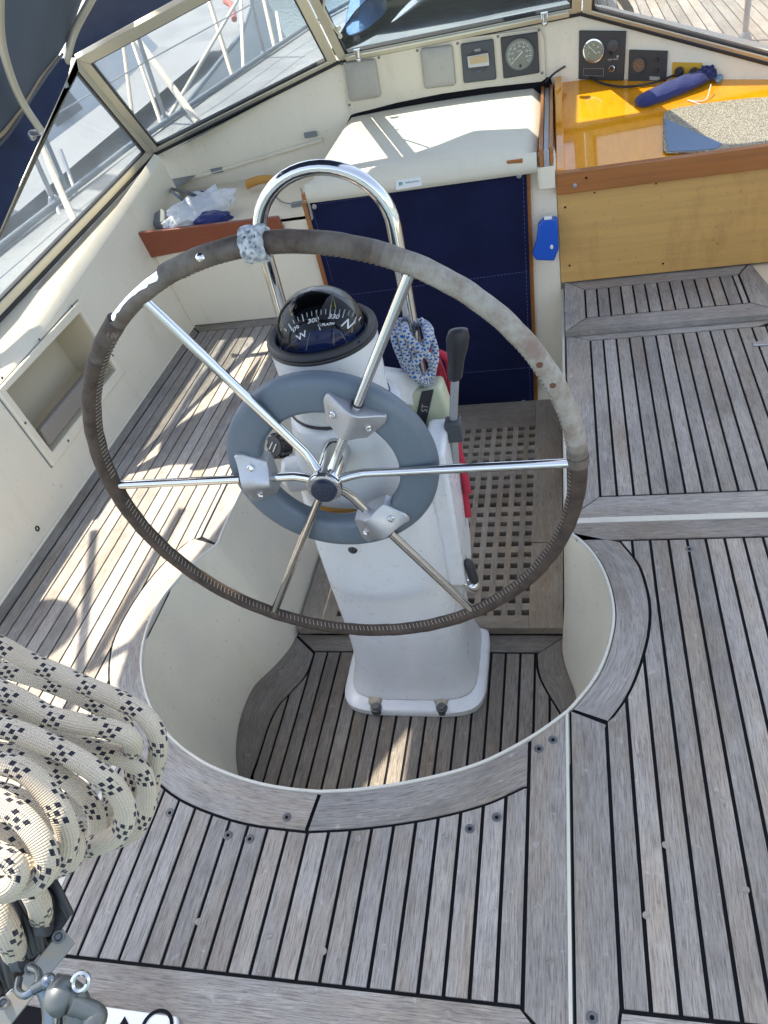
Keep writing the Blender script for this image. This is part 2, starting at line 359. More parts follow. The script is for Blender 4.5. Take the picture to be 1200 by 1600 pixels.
# ropes; UV = (metres along, turn 0..1)
def rope(name, base, fleck, period, duty, rows, cells, dia, dirt):
    m = mat(name, base, .85, spec=.15, sheen=.2); n, l, b = nodes(m)
    uv = n.new('ShaderNodeUVMap').outputs[0]; sp = n.new('ShaderNodeSeparateXYZ'); l.new(uv, sp.inputs[0]); u, v = sp.outputs[0], sp.outputs[1]
    u1 = math_(n, l, 'ADD', math_(n, l, 'DIVIDE', u, period), math_(n, l, 'MULTIPLY', v, .35))
    fr = math_(n, l, 'FRACT', u1); band = math_(n, l, 'LESS_THAN', fr, duty)
    row = math_(n, l, 'FLOOR', math_(n, l, 'MULTIPLY', fr, rows/duty))
    vv = math_(n, l, 'FRACT', math_(n, l, 'ADD', math_(n, l, 'MULTIPLY', v, cells), math_(n, l, 'MULTIPLY', row, .5)))
    rr = math_(n, l, 'FRACT', math_(n, l, 'MULTIPLY', fr, rows/duty))
    k = math_(n, l, 'MULTIPLY', math_(n, l, 'LESS_THAN', vv, .55), math_(n, l, 'LESS_THAN', math_(n, l, 'ABSOLUTE', math_(n, l, 'SUBTRACT', rr, .5)), .36))
    k = math_(n, l, 'MULTIPLY', k, band)
    tc = n.new('ShaderNodeTexCoord').outputs['Object']
    c0 = mixc(n, l, ramp(n, l, noise_(n, l, tc, 22, 4), .4, .75), base, dirt)
    wv = math_(n, l, 'MULTIPLY', math_(n, l, 'SINE', math_(n, l, 'MULTIPLY', math_(n, l, 'ADD', math_(n, l, 'DIVIDE', u, dia*.16), math_(n, l, 'MULTIPLY', v, 11)), 6.283)),
                          math_(n, l, 'SINE', math_(n, l, 'MULTIPLY', math_(n, l, 'SUBTRACT', math_(n, l, 'DIVIDE', u, dia*.16), math_(n, l, 'MULTIPLY', v, 11)), 6.283)))
    c0 = mixc(n, l, ramp(n, l, wv, -.9, -.2, .35, 0), c0, tuple(x*.5 for x in dirt))
    l.new(mixc(n, l, k, c0, fleck), b.inputs['Base Color'])
    bp = n.new('ShaderNodeBump'); bp.inputs['Strength'].default_value = .6; bp.inputs['Distance'].default_value = dia*.05; l.new(wv, bp.inputs['Height']); l.new(bp.outputs[0], b.inputs['Normal'])
    return m
M['sheet'] = rope('flecked_rope', (.56,.49,.385), (.018,.020,.032), .034, .36, 3, 8, .017, (.50,.42,.31))
M['bluerope'] = rope('blue_fleck_rope', (.58,.58,.54), (.006,.11,.42), .013, .85, 2, 4, .013, (.42,.42,.38))

# ------------------------------------------------------------------ planking
def clip(poly, axis, val, keep_less):
    out = []; n = len(poly)
    for i in range(n):
        a, b = poly[i], poly[(i+1) % n]; da = (val-a[axis]) if keep_less else (a[axis]-val); db = (val-b[axis]) if keep_less else (b[axis]-val)
        if da >= 0: out.append(a)
        if (da >= 0) != (db >= 0):
            t = da/(da-db); out.append((a[0]+(b[0]-a[0])*t, a[1]+(b[1]-a[1])*t))
    return out
def area(p): return abs(sum(p[i][0]*p[(i+1) % len(p)][1]-p[(i+1) % len(p)][0]*p[i][1] for i in range(len(p))))/2
def xy(p): return (p.x, p.y)
def piece(mb, poly, z, grain='y', th=.005, tone=None):
    t = random.random() if tone is None else tone; n = len(poly); ou, ov = random.random()*20, random.random()*20
    A = sum(poly[i][0]*poly[(i+1) % n][1]-poly[(i+1) % n][0]*poly[i][1] for i in range(n))
    if A < 0: poly = poly[::-1]
    b = [(x, y, z) for x, y in poly]; lo = [(x, y, z-th) for x, y in poly]
    g = (lambda p: (p[1]+ou, p[0]+ov)) if grain == 'y' else ((lambda p: (p[0]+ou, p[1]+ov)) if grain == 'x' else (lambda p: (p[0]*math.cos(grain)+p[1]*math.sin(grain)+ou, -p[0]*math.sin(grain)+p[1]*math.cos(grain)+ov)))
    uv = [g(p) for p in poly]
    mb.add(b+lo, [tuple(range(n))]+[(i, i+n, (i+1) % n+n, (i+1) % n) for i in range(n)],
           [uv]+[[uv[i], (uv[i][0], uv[i][1]+th), (uv[(i+1) % n][0], uv[(i+1) % n][1]+th), uv[(i+1) % n]] for i in range(n)], t)
def planks(mb, poly, z, x0, pitch, gap=.0070, th=.005):
    lo = min(p[0] for p in poly); hi = max(p[0] for p in poly)
    k = math.floor((lo-x0)/pitch)
    while x0+k*pitch < hi:
        a = x0+k*pitch+gap/2; b = x0+(k+1)*pitch-gap/2
        q = clip(clip(poly, 0, a, False), 0, b, True)
        if len(q) > 2 and area(q) > 3e-5: piece(mb, q, z, 'y', th)
        k += 1
def resample(pts, n):
    L = [0]
    for i in range(1, len(pts)): L.append(L[-1]+math.dist(pts[i], pts[i-1]))
    out = []
    for k in range(n):
        s = L[-1]*k/(n-1); i = 1
        while i < len(L)-1 and L[i] < s: i += 1
        t = (s-L[i-1])/max(1e-9, L[i]-L[i-1]); out.append((pts[i-1][0]+(pts[i][0]-pts[i-1][0])*t, pts[i-1][1]+(pts[i][1]-pts[i-1][1])*t))
    return out
def smooth_poly(pts, it=2):
    for _ in range(it):
        o = [pts[0]]
        for i in range(len(pts)-1):
            a, b = pts[i], pts[i+1]; o += [(a[0]*.75+b[0]*.25, a[1]*.75+b[1]*.25), (a[0]*.25+b[0]*.75, a[1]*.25+b[1]*.75)]
        pts = o+[pts[-1]]
    return pts
def band(mb, inner, outer, z, n=40, th=.005):
    a = resample(inner, n); b = resample(outer, n); t = random.random(); L = 0; ou, ov = random.random()*9, random.random()*9
    for i in range(n-1):
        w = math.dist(a[i], b[i]); w2 = math.dist(a[i+1], b[i+1]); dl = (math.dist(a[i], a[i+1])+math.dist(b[i], b[i+1]))/2
        vs = [(*a[i], z), (*b[i], z), (*b[i+1], z), (*a[i+1], z), (*b[i], z-th), (*b[i+1], z-th), (*a[i], z-th), (*a[i+1], z-th)]
        uv = [(L+ou, ov), (L+ou, ov+w), (L+dl+ou, ov+w2), (L+dl+ou, ov)]
        mb.add(vs, [(0,1,2,3), (1,4,5,2), (0,3,7,6)], [uv, [uv[1], uv[1], uv[2], uv[2]], [uv[0], uv[3], uv[3], uv[0]]], t); L += dl
def sheet(mb, poly, z): mb.add([(x, y, z) for x, y in poly], [tuple(range(len(poly)))])

# ---- outlines on the deck (z = 0)
Zp = lambda pts, z=0.0: [xy(Z(x, y, z)) for x, y in pts]
YF = 2.93                                     # after bulkhead
innerL = Zp([(338,850),(308,872),(283,897),(262,920),(247,940),(227,980),(217,1027),(220,1067),(233,1110),(262,1155),(310,1192),(352,1211),(400,1227),(450,1236),(500,1240)])
innerB = Zp([(500,1240),(567,1237),(660,1222),(743,1200),(800,1173),(850,1143),(893,1110)])
innerR = Zp([(893,1110),(930,1067),(950,1027),(963,973),(960,933),(947,893),(932,868),(915,848),(893,832)])
innerL, innerB, innerR = smooth_poly(innerL), smooth_poly(innerB), smooth_poly(innerR)
XL, XR = -0.588, 0.384
outerL = smooth_poly(Zp([(304,840),(280,858),(253,883),(213,933),(180,993),(172,1027),(171,1067),(180,1115),(205,1175),(243,1218),(283,1250),(353,1277),(400,1288),(433,1292),(480,1297)]))
outerB = smooth_poly(Zp([(480,1297),(567,1293),(677,1277),(760,1255),(797,1238),(820,1227)]))
outerR = smooth_poly(Zp([(948,1128),(982,1083),(1007,1013),(1014,967),(1012,933),(1000,890),(990,873),(967,846)]))
GAP = .0070
def cut_end(pts, d):      # shorten both ends
    n = 500; q = resample(pts, n); L = sum(math.dist(q[i], q[i+1]) for i in range(n-1)); k = max(1, round(d/L*n)); return q[k:-k]

# quarter (port) seat + aft deck + starboard lids
seatp = thing('port_seat', None, None, kind='structure')
XW = -1.17
# port seat: king plank along the footwell, margin along the wall
pt = MB(); pb = MB()
x_m = XL-.058                                                    # inner edge of the king plank
piece(pt, [(innerL[0][0]-.002, innerL[0][1]+.004), (XL, innerL[0][1]+.03), (XL, 2.868), (XL-.058+GAP, 2.868), (XL-.058+GAP, outerL[0][1]+.004)], 0)
piece(pt, [(XL-.0, 2.873), (-1.12, 2.873), (XW, YF), (XL, YF)], 0, 'x')
piece(pt, [(XW, YF-.01), (-1.124, 2.866), (-1.124, -.3), (XW, -.3)], 0)
def inner_limit():
    o = resample(outerL, 60); return o
ol = [p for p in resample(outerL, 60)]
# left lid gap: the aft lid starts at this line
gl0, gl1 = xy(Z(115, 1340)), xy(Z(90, 1387)); XG = (gl0[0]+gl1[0])/2
olp = [p for p in ol if p[0] < XG-.0 or p[1] > 1.2]
port_poly = [(-1.118, 2.866), (x_m, 2.866), (x_m, outerL[0][1]+.002)] + [(p[0]-GAP*.7, p[1]) for p in ol[1:] if p[0] < XG+.02 or p[1] > 1.0]
last = port_poly[-1]
port_poly = [p for p in port_poly if p[1] > .99 or p[0] <= XG-.006]
port_poly += [(XG-.008, port_poly[-1][1]-.02), (XG-.008, -.3), (-1.118, -.3)]
planks(pt, port_poly, 0, -1.118, .0415, .0050)
mL = cut_end(innerL, .004); mO = cut_end(outerL, .004)
band(pt, mL, mO, 0)
obj('planking', pt, M['teak'], seatp)
sheet(pb, [(XW, -.3), (XW, YF), (XL+.002, YF), (XL+.002, 1.56)] + innerL[:-2] + [(-.1, .6), (XG, .5), (XG, -.3)], -.0035)
obj('caulking', pb, M['caulk'], seatp)

XJ = .3795                                                       # white joint between aft deck and locker lid
aft = thing('aft_deck', None, None, kind='structure'); pt = MB(); pb = MB()
y_t = Z(500, 1538).y; 
xk = xy(Z(821, 1400))[0]
kq = [xy(Z(895,1108)), xy(Z(826,1164))]
ib = [p for p in resample(innerB, 60) if p[0] > xk+GAP/2]
def trim_x(pts, x):
    o = [pts[0]]
    for a, b in zip(pts, pts[1:]):
        if b[0] >= x: o.append((x, a[1]+(b[1]-a[1])*(x-a[0])/(b[0]-a[0]))); break
        o.append(b)
    return o
band(pt, trim_x(cut_end(innerB, .003), xk-GAP/2), trim_x(cut_end(outerB, .003)+[(xk+.01, outerB[-1][1]+.004)], xk-GAP/2), 0, 60)
piece(pt, [(XJ-.006, .39), (xk+GAP/2, y_t-.005)] + [(xk+GAP/2, ib[0][1])] + ib + [(XJ-.006, ib[-1][1]+.005)], 0)
ob = resample(outerB, 60); olb = [p for p in resample(outerL, 80) if p[1] < .99 and p[0] > XG+.01]
top = [(p[0], p[1]-GAP) for p in olb+ob if p[0] < xk-GAP/2]
xg2 = XG+.045
fr = [(xk-GAP/2, y_t+GAP/2), (XG+.006, y_t+GAP/2), (XG+.006, 1.0)] + [p for p in top]
fr = [(xk-GAP/2, y_t+GAP/2), (XG+.006, y_t+GAP/2), (XG+.006, top[0][1]+.01)] + top + [(xk-GAP/2, top[-1][1])]
planks(pt, fr, 0, xk-.0415*20, .0415)
piece(pt, [(XG-.02, y_t-GAP/2), (xk-.004, y_t-GAP/2), (xk+.05, .392), (xk+.05, .325), (XG-.02, .372)], 0, 'x')
obj('planking', pt, M['teak'], aft)
sheet(pb, [(XG, .3), (XG, .88), (-.6, 1.0)] + [p for p in innerL if p[1] < .96][0:] + innerB + [(XJ-.006, 1.0), (XJ-.006, .3)], -.0038)
obj('caulking', pb, M['caulk'], aft)
j = MB(); j.box((XJ-.006, .2, -.02), (XJ+.0, 1.0, .0015)); j.box((XG-.0075, .3, -.02), (XG+.0055, .89, .0012)); obj('lid_joint', j, M['lip'], aft, bevel=.001)
tr = MB(); tr.box((-1.3, .05, -.05), (.36, .33, -.002)); obj('transom_ledge', tr, M['lip'], aft, bevel=.01)

def screw_marks(parent, pts, z=0.0):
    for (x, y) in pts:
        p = Z(x, y, z); m = MB(); Mx = frame(p, (0,0,1))
        m.lathe([(.0092,-.001),(.0092,.0010),(.0074,.0014),(.0064,.0002),(.001,.0001)], Mx, 16)
        s = obj('screw', m, M['screwm'], parent)
        q = MB(); q.lathe([(.0038,.0002),(.0034,.0012),(.0004,.0012)], Mx, 10); obj('socket', q, M['caulk'], s)
M['screwm'] = mat('screw_steel', (.16,.165,.17), .45, .8)
screw_marks(aft, [(265,1270),(356,1305),(390,1311),(448,1277),(776,1277),(734,1295),(864,1156),(842,1170)])

def lid(name, label, poly_outer):
    return thing(name, label, 'locker lid', (*xy(V((sum(p[0] for p in poly_outer)/len(poly_outer), sum(p[1] for p in poly_outer)/len(poly_outer), 0))), 0), group='teak planked locker lids')
# starboard aft lid
bA = resample(outerR, 40)
LA = lid('locker_lid', 'large weathered teak locker lid beside the round steering well, its inner edge curved', [(.5,.5),(1,1.5)])
pt = MB(); pb = MB()
xs = xy(Z(962, 1400))[0]; yt = Z(1050, 842).y; yj = Z(1050, 812).y; yb = Z(1080, 1592).y
innR = [(p[0]+.002, p[1]) for p in innerR]
band(pt, cut_end(innR, .003), cut_end(outerR, .003), 0)
piece(pt, [(XJ+.006, .2), (XJ+.006, innerR[0][1]-.003), (outerR[0][0]-.002, outerR[0][1]-.007), (xs-GAP/2, outerR[0][1]-.012), (xs-GAP/2, yb+.005), (xs-.05, .2)], 0)
o2 = [(p[0]+GAP, p[1]) for p in bA]
pp = [(xs+GAP/2, yb+.004), (xs+GAP/2, o2[0][1])] + o2[1:] + [(1.115, yt-GAP/2), (1.115, yb+.004)]
planks(pt, pp, 0, xs, .0425)
piece(pt, [(innerR[-1][0]+.012, yt+GAP/2), (1.165, yt+GAP/2), (1.165, yj-.004), (XR+.004, yj-.004), (XR+.004, yj-.02)], 0, 'x')
piece(pt, [(1.165, yb), (1.12, yb), (1.12, yt-GAP/2), (1.165, yt-GAP/2)], 0)
piece(pt, [(xs-.045, .2), (xs, yb-GAP/2), (1.165, yb-GAP/2), (1.165, .2)], 0, 'x')
obj('planking', pt, M['teak'], LA)
sheet(pb, [(XJ+.002, .2), (XJ+.002, innerR[0][1])] + innerR[1:] + [(XR+.002, yj-.004), (1.167, yj-.004), (1.167, .2)], -.0036)
obj('caulking', pb, M['caulk'], LA)
screw_marks(LA, [(1077,858),(925,1590)])
def bungs(parent, pts):
    for (x, y) in pts:
        p = Z(x, y, .0002); m = MB(); m.t = random.random(); c_ = [(p.x+.0062*math.cos(a), p.y+.0062*math.sin(a)) for a in [i*math.pi/9 for i in range(18)]]
        piece(m, c_, .0007, random.random()*3, .002, .35); obj('bung', m, M['teak'], parent, smooth=0)
bungs(LA, [(1000,1180),(1040,1320),(1085,1480),(1130,1250),(1010,1430),(1165,1390),(1060,1060),(1140,980)])
bungs(aft, [(655,1315),(694,1308),(560,1310),(762,1508),(600,1480),(420,1462),(310,1440),(505,1486),(838,1320),(858,1500),(840,1420),(430,1545),(700,1585)])
# starboard forward lid
LB = lid('locker_lid', 'weathered teak locker lid in front of the varnished chart table box', [(.5,1.7),(1,2.4)])
pt = MB(); pb = MB(); y0 = Z(1050, 806.5).y; y1 = Z(1060, 771).y; y2 = Z(1050, 521.5).y; y3 = Z(1050, 509).y
xa = xy(Z(930, 650))[0]; xb = xy(Z(1187, 530))[0]+.04
piece(pt, [(XR+.006, y0+.005), (1.16, y0+.005), (1.12, y1-GAP/2), (xa-.003, y1-GAP/2)], 0, 'x')
piece(pt, [(XR+.006, y0+.012), (xa-GAP/2, y1), (xa-GAP/2, y2), (XR+.006, y3-.004)], 0)
piece(pt, [(XR+.012, y3), (xa+.001, y2+GAP/2), (1.0, y2+GAP/2), (1.09, y3)], 0, 'x')
planks(pt, [(xa+GAP/2, y1+GAP/2), (1.115, y1+GAP/2), (1.115, y2-GAP/2), (xa+GAP/2, y2-GAP/2)], 0, xa, .0425)
obj('planking', pt, M['teak'], LB)
sheet(pb, [(XR+.003, y0), (1.165, y0), (1.165, y3+.004), (XR+.003, y3+.004)], -.0036); obj('caulking', pb, M['caulk'], LB)
lm = MB(); c0 = Z(1192, 538); lm.box((c0.x-.03, c0.y-.012, .0), (c0.x+.05, c0.y+.012, .006)); obj('hinge', lm, M['satin'], LB, bevel=.002)
g = MB(); g.box((XR+.004, yj-.003, -.03), (1.167, y0+.004, .002))
obj('joint_strip', g, M['lip'], LB, bevel=.002)
# raised forward step seat
ST = thing('seat_step', 'narrow raised teak step against the foot of the yellow plywood box front', 'step', (.65, 2.75, 0))
pt = MB(); pb = MB(); h = .022
pf = [Z(890,506,h), Z(1200,480,h)]; y4 = Z(1040, 485, h).y; y5 = Z(1030, 441, h).y; ys = Z(1050, 504, h).y
xl = xy(Z(915, 475, h))[0]; xr = xy(Z(1153, 450, h))[0]+.018; XF = Z(1232, 480, h).x
piece(pt, [(XR+.004, ys), (XF, ys), (xr+.002, y4-GAP/2), (xl, y4-GAP/2)], h, 'x', .02)
piece(pt, [(XR+.004, ys+.005), (xl-GAP/2, y4), (xl-GAP/2, y5), (XR+.004, 2.945)], h, 'y', .02)
piece(pt, [(XR+.008, 2.947), (xl, y5+GAP/2), (xr, y5+GAP/2), (xr+.045, 2.947)], h, 'x', .02)
piece(pt, [(xr+GAP*.7, y5), (xr+GAP*.7, y4+.001), (XF+.001, ys+.006), (xr+.052, 2.945)], h, 'y', .02)
planks(pt, [(xl+GAP/2, y4+GAP/2), (xr-GAP/2, y4+GAP/2), (xr-GAP/2, y5-GAP/2), (xl+GAP/2, y5-GAP/2)], h, xl, .0425)
obj('planking', pt, M['teak'], ST)
sheet(pb, [(XR+.006, ys+.003), (XF-.004, ys+.003), (xr+.045, 2.944), (XR+.006, 2.944)], h-.0036); obj('caulking', pb, M['caulk'], ST)

# ------------------------------------------------------------------ steering well walls, sole
ZS = -.42
well = thing('footwell', None, None, kind='structure')
topo = [(XL, YF)] + [(XL, 2.2), (XL, 1.60)] + innerL + innerB[1:] + innerR[1:] + [(XR, 1.60), (XR, 2.2), (XR, YF)]
def inset(p, d):
    cx, cy = -.08, 1.33
    if p[1] > 1.56: return (p[0]+(d if p[0] < 0 else -d), p[1])
    v = V((cx-p[0], cy-p[1])); return (p[0]+v.x/v.length*d, p[1]+v.y/v.length*d)
lipi = [inset(p, .010) for p in topo]
def botp(p):
    if p[1] > 1.57: return (-.462 if p[0] < 0 else .360, p[1])
    # bottom outline: narrower and rounder than the rim
    cx, cy = -.07, 1.33; dx, dy = p[0]-cx, p[1]-cy
    fx = .83 if dx > 0 else .80
    q = (cx+dx*fx, cy+dy*.93)
    t = max(0, min(1, (p[1]-1.38)/.19)); tx = -.462 if p[0] < 0 else .360
    return (q[0]*(1-t)+tx*t, q[1]*(1-t)+p[1]*t)
wm = MB(); rings = []
topo2 = resample(topo, 260); lip2 = [inset(p, .010) for p in topo2]
rings = [[V((*p, -.004)) for p in topo2], [V((*inset(p, .001), .003)) for p in topo2], [V((*inset(p, .006), .0035)) for p in topo2], [V((*lp, -.004)) for lp in lip2]]
lm = MB(); lm.loft(rings, closed=False); obj('rim_lip', lm, M['lip'], well)
rr = [[V((*p, -.004)) for p in lip2]]
for k in range(1, 13):
    t = k/12; e = t if t < .85 else t
    ring_ = []
    for p, lp in zip(topo2, lip2):
        q = botp(p); s_ = t*t*(3-2*t)*.4+t*.6
        zz = -.004+(ZS-.006+.004)*t
        ring_.append(V((lp[0]+(q[0]-lp[0])*s_, lp[1]+(q[1]-lp[1])*s_, zz)))
    rr.append(ring_)
wm.loft(rr, closed=False); obj('well_wall', wm, M['well'], well, smooth=60)
# sole
bo = [botp(p) for p in topo2]
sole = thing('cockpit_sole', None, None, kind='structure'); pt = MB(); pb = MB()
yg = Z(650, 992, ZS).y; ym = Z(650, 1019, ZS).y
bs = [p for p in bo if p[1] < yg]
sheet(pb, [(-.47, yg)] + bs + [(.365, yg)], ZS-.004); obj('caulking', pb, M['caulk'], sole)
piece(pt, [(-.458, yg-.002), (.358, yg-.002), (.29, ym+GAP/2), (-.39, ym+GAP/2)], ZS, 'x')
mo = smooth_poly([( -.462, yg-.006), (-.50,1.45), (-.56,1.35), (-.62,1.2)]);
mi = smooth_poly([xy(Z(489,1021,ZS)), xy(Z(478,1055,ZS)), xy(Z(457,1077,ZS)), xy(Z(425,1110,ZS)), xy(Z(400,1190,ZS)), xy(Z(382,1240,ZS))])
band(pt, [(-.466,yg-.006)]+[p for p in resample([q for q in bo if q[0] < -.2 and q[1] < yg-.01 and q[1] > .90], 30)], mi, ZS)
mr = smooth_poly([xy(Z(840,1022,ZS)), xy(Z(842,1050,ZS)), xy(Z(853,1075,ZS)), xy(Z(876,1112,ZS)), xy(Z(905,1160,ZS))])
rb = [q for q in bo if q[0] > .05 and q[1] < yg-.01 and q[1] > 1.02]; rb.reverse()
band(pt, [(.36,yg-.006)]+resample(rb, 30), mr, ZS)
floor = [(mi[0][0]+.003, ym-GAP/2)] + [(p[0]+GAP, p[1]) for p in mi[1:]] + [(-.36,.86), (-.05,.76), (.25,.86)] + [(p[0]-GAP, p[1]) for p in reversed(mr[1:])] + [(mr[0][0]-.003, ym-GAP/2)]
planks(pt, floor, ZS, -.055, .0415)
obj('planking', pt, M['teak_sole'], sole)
scr = [(380,1148)]
# grating
gx0, gx1, gy0, gy1 = -.452, .357, yg+.003, 2.775; GT = -.392
GR = thing('floor_grating', 'brown teak grating with square holes filling the footwell floor ahead of the pedestal', 'grating', (-.05, 2.1, GT-.03))
gm = MB()
def slat(x0, x1, y0, y1, z, gr):
    piece(gm, [(x0,y0),(x1,y0),(x1,y1),(x0,y1)], z, gr, .026)
hx1 = P(834, 737, (V((0,0,GT)), V((0,0,1)))).x; px_ = .0415; hs = .0225
hy0 = Z(820, 957, GT).y; py_ = (Z(831, 668, GT).y-hy0)/19
slat(hx1, gx1, gy0, 1.93, GT, 'y'); slat(hx1, gx1, 1.935, gy1, GT, 'y')
nx = 14; lx = hx1-nx*px_-(px_-hs)
slat(gx0, lx+.004, gy0, gy1, GT, 'y')
slat(lx+.004, hx1-.001, gy0, hy0-.011, GT-.0003, 'x'); slat(lx+.004, hx1-.001, hy0+19*py_+.012, gy1, GT-.0003, 'x')
for i in range(nx):
    xx = hx1-hs-(px_-hs)-i*px_
    slat(xx, xx+px_-hs, hy0-.013, hy0+19*py_+.014, GT-.0006, 'y')
for jj in range(19):
    yy = hy0+jj*py_+hs/2; slat(lx, hx1, yy, yy+py_-hs, GT-.0018, 'x')
obj('slats', gm, M['grating'], GR)
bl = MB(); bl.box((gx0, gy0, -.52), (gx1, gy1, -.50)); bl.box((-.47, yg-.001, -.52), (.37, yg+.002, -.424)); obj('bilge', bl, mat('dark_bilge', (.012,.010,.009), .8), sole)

# ------------------------------------------------------------------ bulkhead, coamings
blk = thing('cockpit_bulkhead', None, None, kind='structure')
wl = lambda z: -1.17-.17*z
b = MB()
ZT = .385
# washboard opening edges
oTL, oTR = Y(480, 318, YF), Y(820, 262, YF); oBL = Y(515, 455, YF); k = (oBL.x-oTL.x)/(oTL.z-oBL.z); oBx = oTL.x+k*(oTL.z+.45)
obr = Y(834, 640, 2.86)
b.prism([(wl(0),YF,0), (wl(ZT),YF,ZT), (oTL.x-.02,YF,ZT), (oTL.x-.02,YF,.44), (oTL.x,YF,.44), (oBx,YF,-.55), (-.7,YF,-.55), (-.7,YF,0)], (0,.05,0))
b.prism([(oTR.x,YF,.50), (.375,YF,.50), (.375,YF,-.55), (obr.x,YF,-.55)], (0,.05,0))
b.prism([(.375,YF+.03,.36), (1.3,YF+.03,.36), (1.3,YF+.03,-.1), (.375,YF+.03,-.1)], (0,.05,0))
obj('bulkhead_face', b, M['gel'], blk, bevel=.004)
sh = MB(); sh.box((-1.42, YF+.001, ZT-.03), (-.54, 3.75, ZT)); obj('side_shelf', sh, M['gel'], blk, bevel=.012, seg=4)

ck = MB(); ck.box((.86, 2.575, -.06), (1.3, 3.0, .0165)); obj('corner_moulding', ck, M['gel'], blk, bevel=.003)
A0 = X(238, 240, -1.38); B0 = Y(527, 95, 3.6); AT = X(115, 90, -1.31); C0 = Y(908, 18, 3.6); D0 = Y(1200, 95, 3.38)
D0 = C0+(D0-C0)*1.25
E0 = X(0, 490, -1.38); E1 = A0+(E0-A0)*1.5
plAB = plane(A0, B0, AT); plS = plane(A0, E0, AT)
_t = P(480, 0, plAB)-B0; _s = P(280, 0, plAB)-AT; _n = plAB[1]
_k = _s.cross(_n); BT = B0+_t*((AT-B0).dot(_k)/_t.dot(_k))
plF = plane(B0, C0, BT); CT = V((.93-.0, 0, 0)); CT = V((-BT.x+.02, BT.y, BT.z))
plD = plane(C0, D0, CT)

def fz(y): return A0.z+(E0.z-A0.z)*(y-A0.y)/(E0.y-A0.y)-.016
pc = thing('port_coaming', None, None, kind='structure')
wallp = plane(V((wl(0), 1, 0)), V((wl(0), 2, 0)), V((wl(.5), 1, .5)))
def W(y, z): return V((wl(z), y, z))
def ztop(y): return .425+(y-1.95)*.115
# pocket opening
hy0_, hy1_, hz0, hz1 = 1.815, 2.315, .155, .385
c = MB(); ys_ = [-.6, hy0_, hy1_, 3.36]
for a, b2 in zip(ys_[:-1], ys_[1:]):
    cols = [(0, ztop(a), ztop(b2))]
    if a == hy0_:
        c.add([W(a,0), W(b2,0), W(b2,hz0), W(a,hz0)], [(0,1,2,3)]); c.add([W(a,hz1), W(b2,hz1), W(b2,ztop(b2)-.02), W(a,ztop(a)-.02)], [(0,1,2,3)])
    else:
        c.add([W(a,0), W(b2,0), W(b2,hz0), W(a,hz0)], [(0,1,2,3)]); c.add([W(a,hz0), W(b2,hz0), W(b2,hz1), W(a,hz1)], [(0,1,2,3)])
        c.add([W(a,hz1), W(b2,hz1), W(b2,ztop(b2)-.02), W(a,ztop(a)-.02)], [(0,1,2,3)])
for a, b2 in zip(ys_[:-1], ys_[1:]):   # rounded shoulder + ledge
    pa = [W(a, ztop(a)-.02), W(a, ztop(a))+V((-.006,0,-.003)), W(a, ztop(a))+V((-.022,0,.008)), V((-1.37,a,fz(a)))]
    pb_ = [W(b2, ztop(b2)-.02), W(b2, ztop(b2))+V((-.006,0,-.003)), W(b2, ztop(b2))+V((-.022,0,.008)), V((-1.37,b2,fz(b2)))]
    c.loft([pa, pb_], closed=False)
obj('coaming_wall', c, M['gel'], pc, smooth=50, fix=False)
# fillet where seat meets wall
f_ = MB(); f_.tube([(XW+.004, -.6, .0), (XW+.004, YF, .0)], .006, 8); obj('seat_bead', f_, M['gel'], pc)
pk = MB(); dx = -.15
o = [W(hy0_,hz0), W(hy1_,hz0), W(hy1_,hz1), W(hy0_,hz1)]; i_ = [p+V((dx,0,.012)) for p in o]
pk.add(o+i_, [(0,1,5,4),(1,2,6,5),(2,3,7,6),(3,0,4,7),(4,5,6,7)])
pkt = thing('coaming_pocket', 'recessed cream storage pocket with a flat screwed frame in the port side wall', 'storage pocket', (wl(.15), 2.06, .15))
obj('liner', pk, mat('pocket_liner', (.62,.54,.38), .5), pkt)
fm = MB(); fo = .030
O = [W(hy0_-fo,hz0-fo*1.1), W(hy1_+fo,hz0-fo*1.1), W(hy1_+fo,hz1+fo), W(hy0_-fo,hz1+fo*.6)]
up = V((1, 0, .17)).normalized()
fm.add([p for p in O]+[p for p in o]+[p+up*.012 for p in O]+[p+up*.012 for p in o],
       [(8,9,13,12),(9,10,14,13),(10,11,15,14),(11,8,12,15),(0,1,9,8),(1,2,10,9),(2,3,11,10),(3,0,8,11),(5,4,12,13),(6,5,13,14),(7,6,14,15),(4,7,15,12)])
obj('pocket_frame', fm, M['gel'], pkt, bevel=.004, seg=3)
ol2 = MB(); ol2.add([p+(p-sum(O,V((0,0,0)))/4).normalized()*.006+up*.0015 for p in O]+[p+up*.0015 for p in o], [(0,1,5,4),(1,2,6,5),(2,3,7,6),(3,0,4,7)]); obj('gasket', ol2, M['toe'], pkt)
lipm = MB(); lipm.box((wl(.2)-.02, hy0_+.02, hz0+.01), (wl(.2)+.005, hy1_-.02, hz0+.075)); obj('retainer', lipm, mat('pocket_fiddle', (.28,.25,.21), .7), pkt, bevel=.006)
for (yy, zz) in ((1.83,.42),(2.06,.42),(2.29,.42),(1.9,.137),(2.15,.137),(1.796,.28),(2.335,.2)):
    m = MB(); m.lathe([(.0045,0),(.0045,.001),(.001,.0014)], frame(W(yy,zz)+up*.012, up), 12); obj('screw', m, M['screwm'], pkt)
dr = MB(); pdn = P(58, 826, wallp); dr.lathe([(.009,.0),(.009,.002),(.005,.0025),(.004,-.001),(.0005,-.001)], frame(pdn, up), 16)
obj('drain_fitting', dr, M['black'], None, label='small black drain fitting low on the cream port side wall', cat='drain')
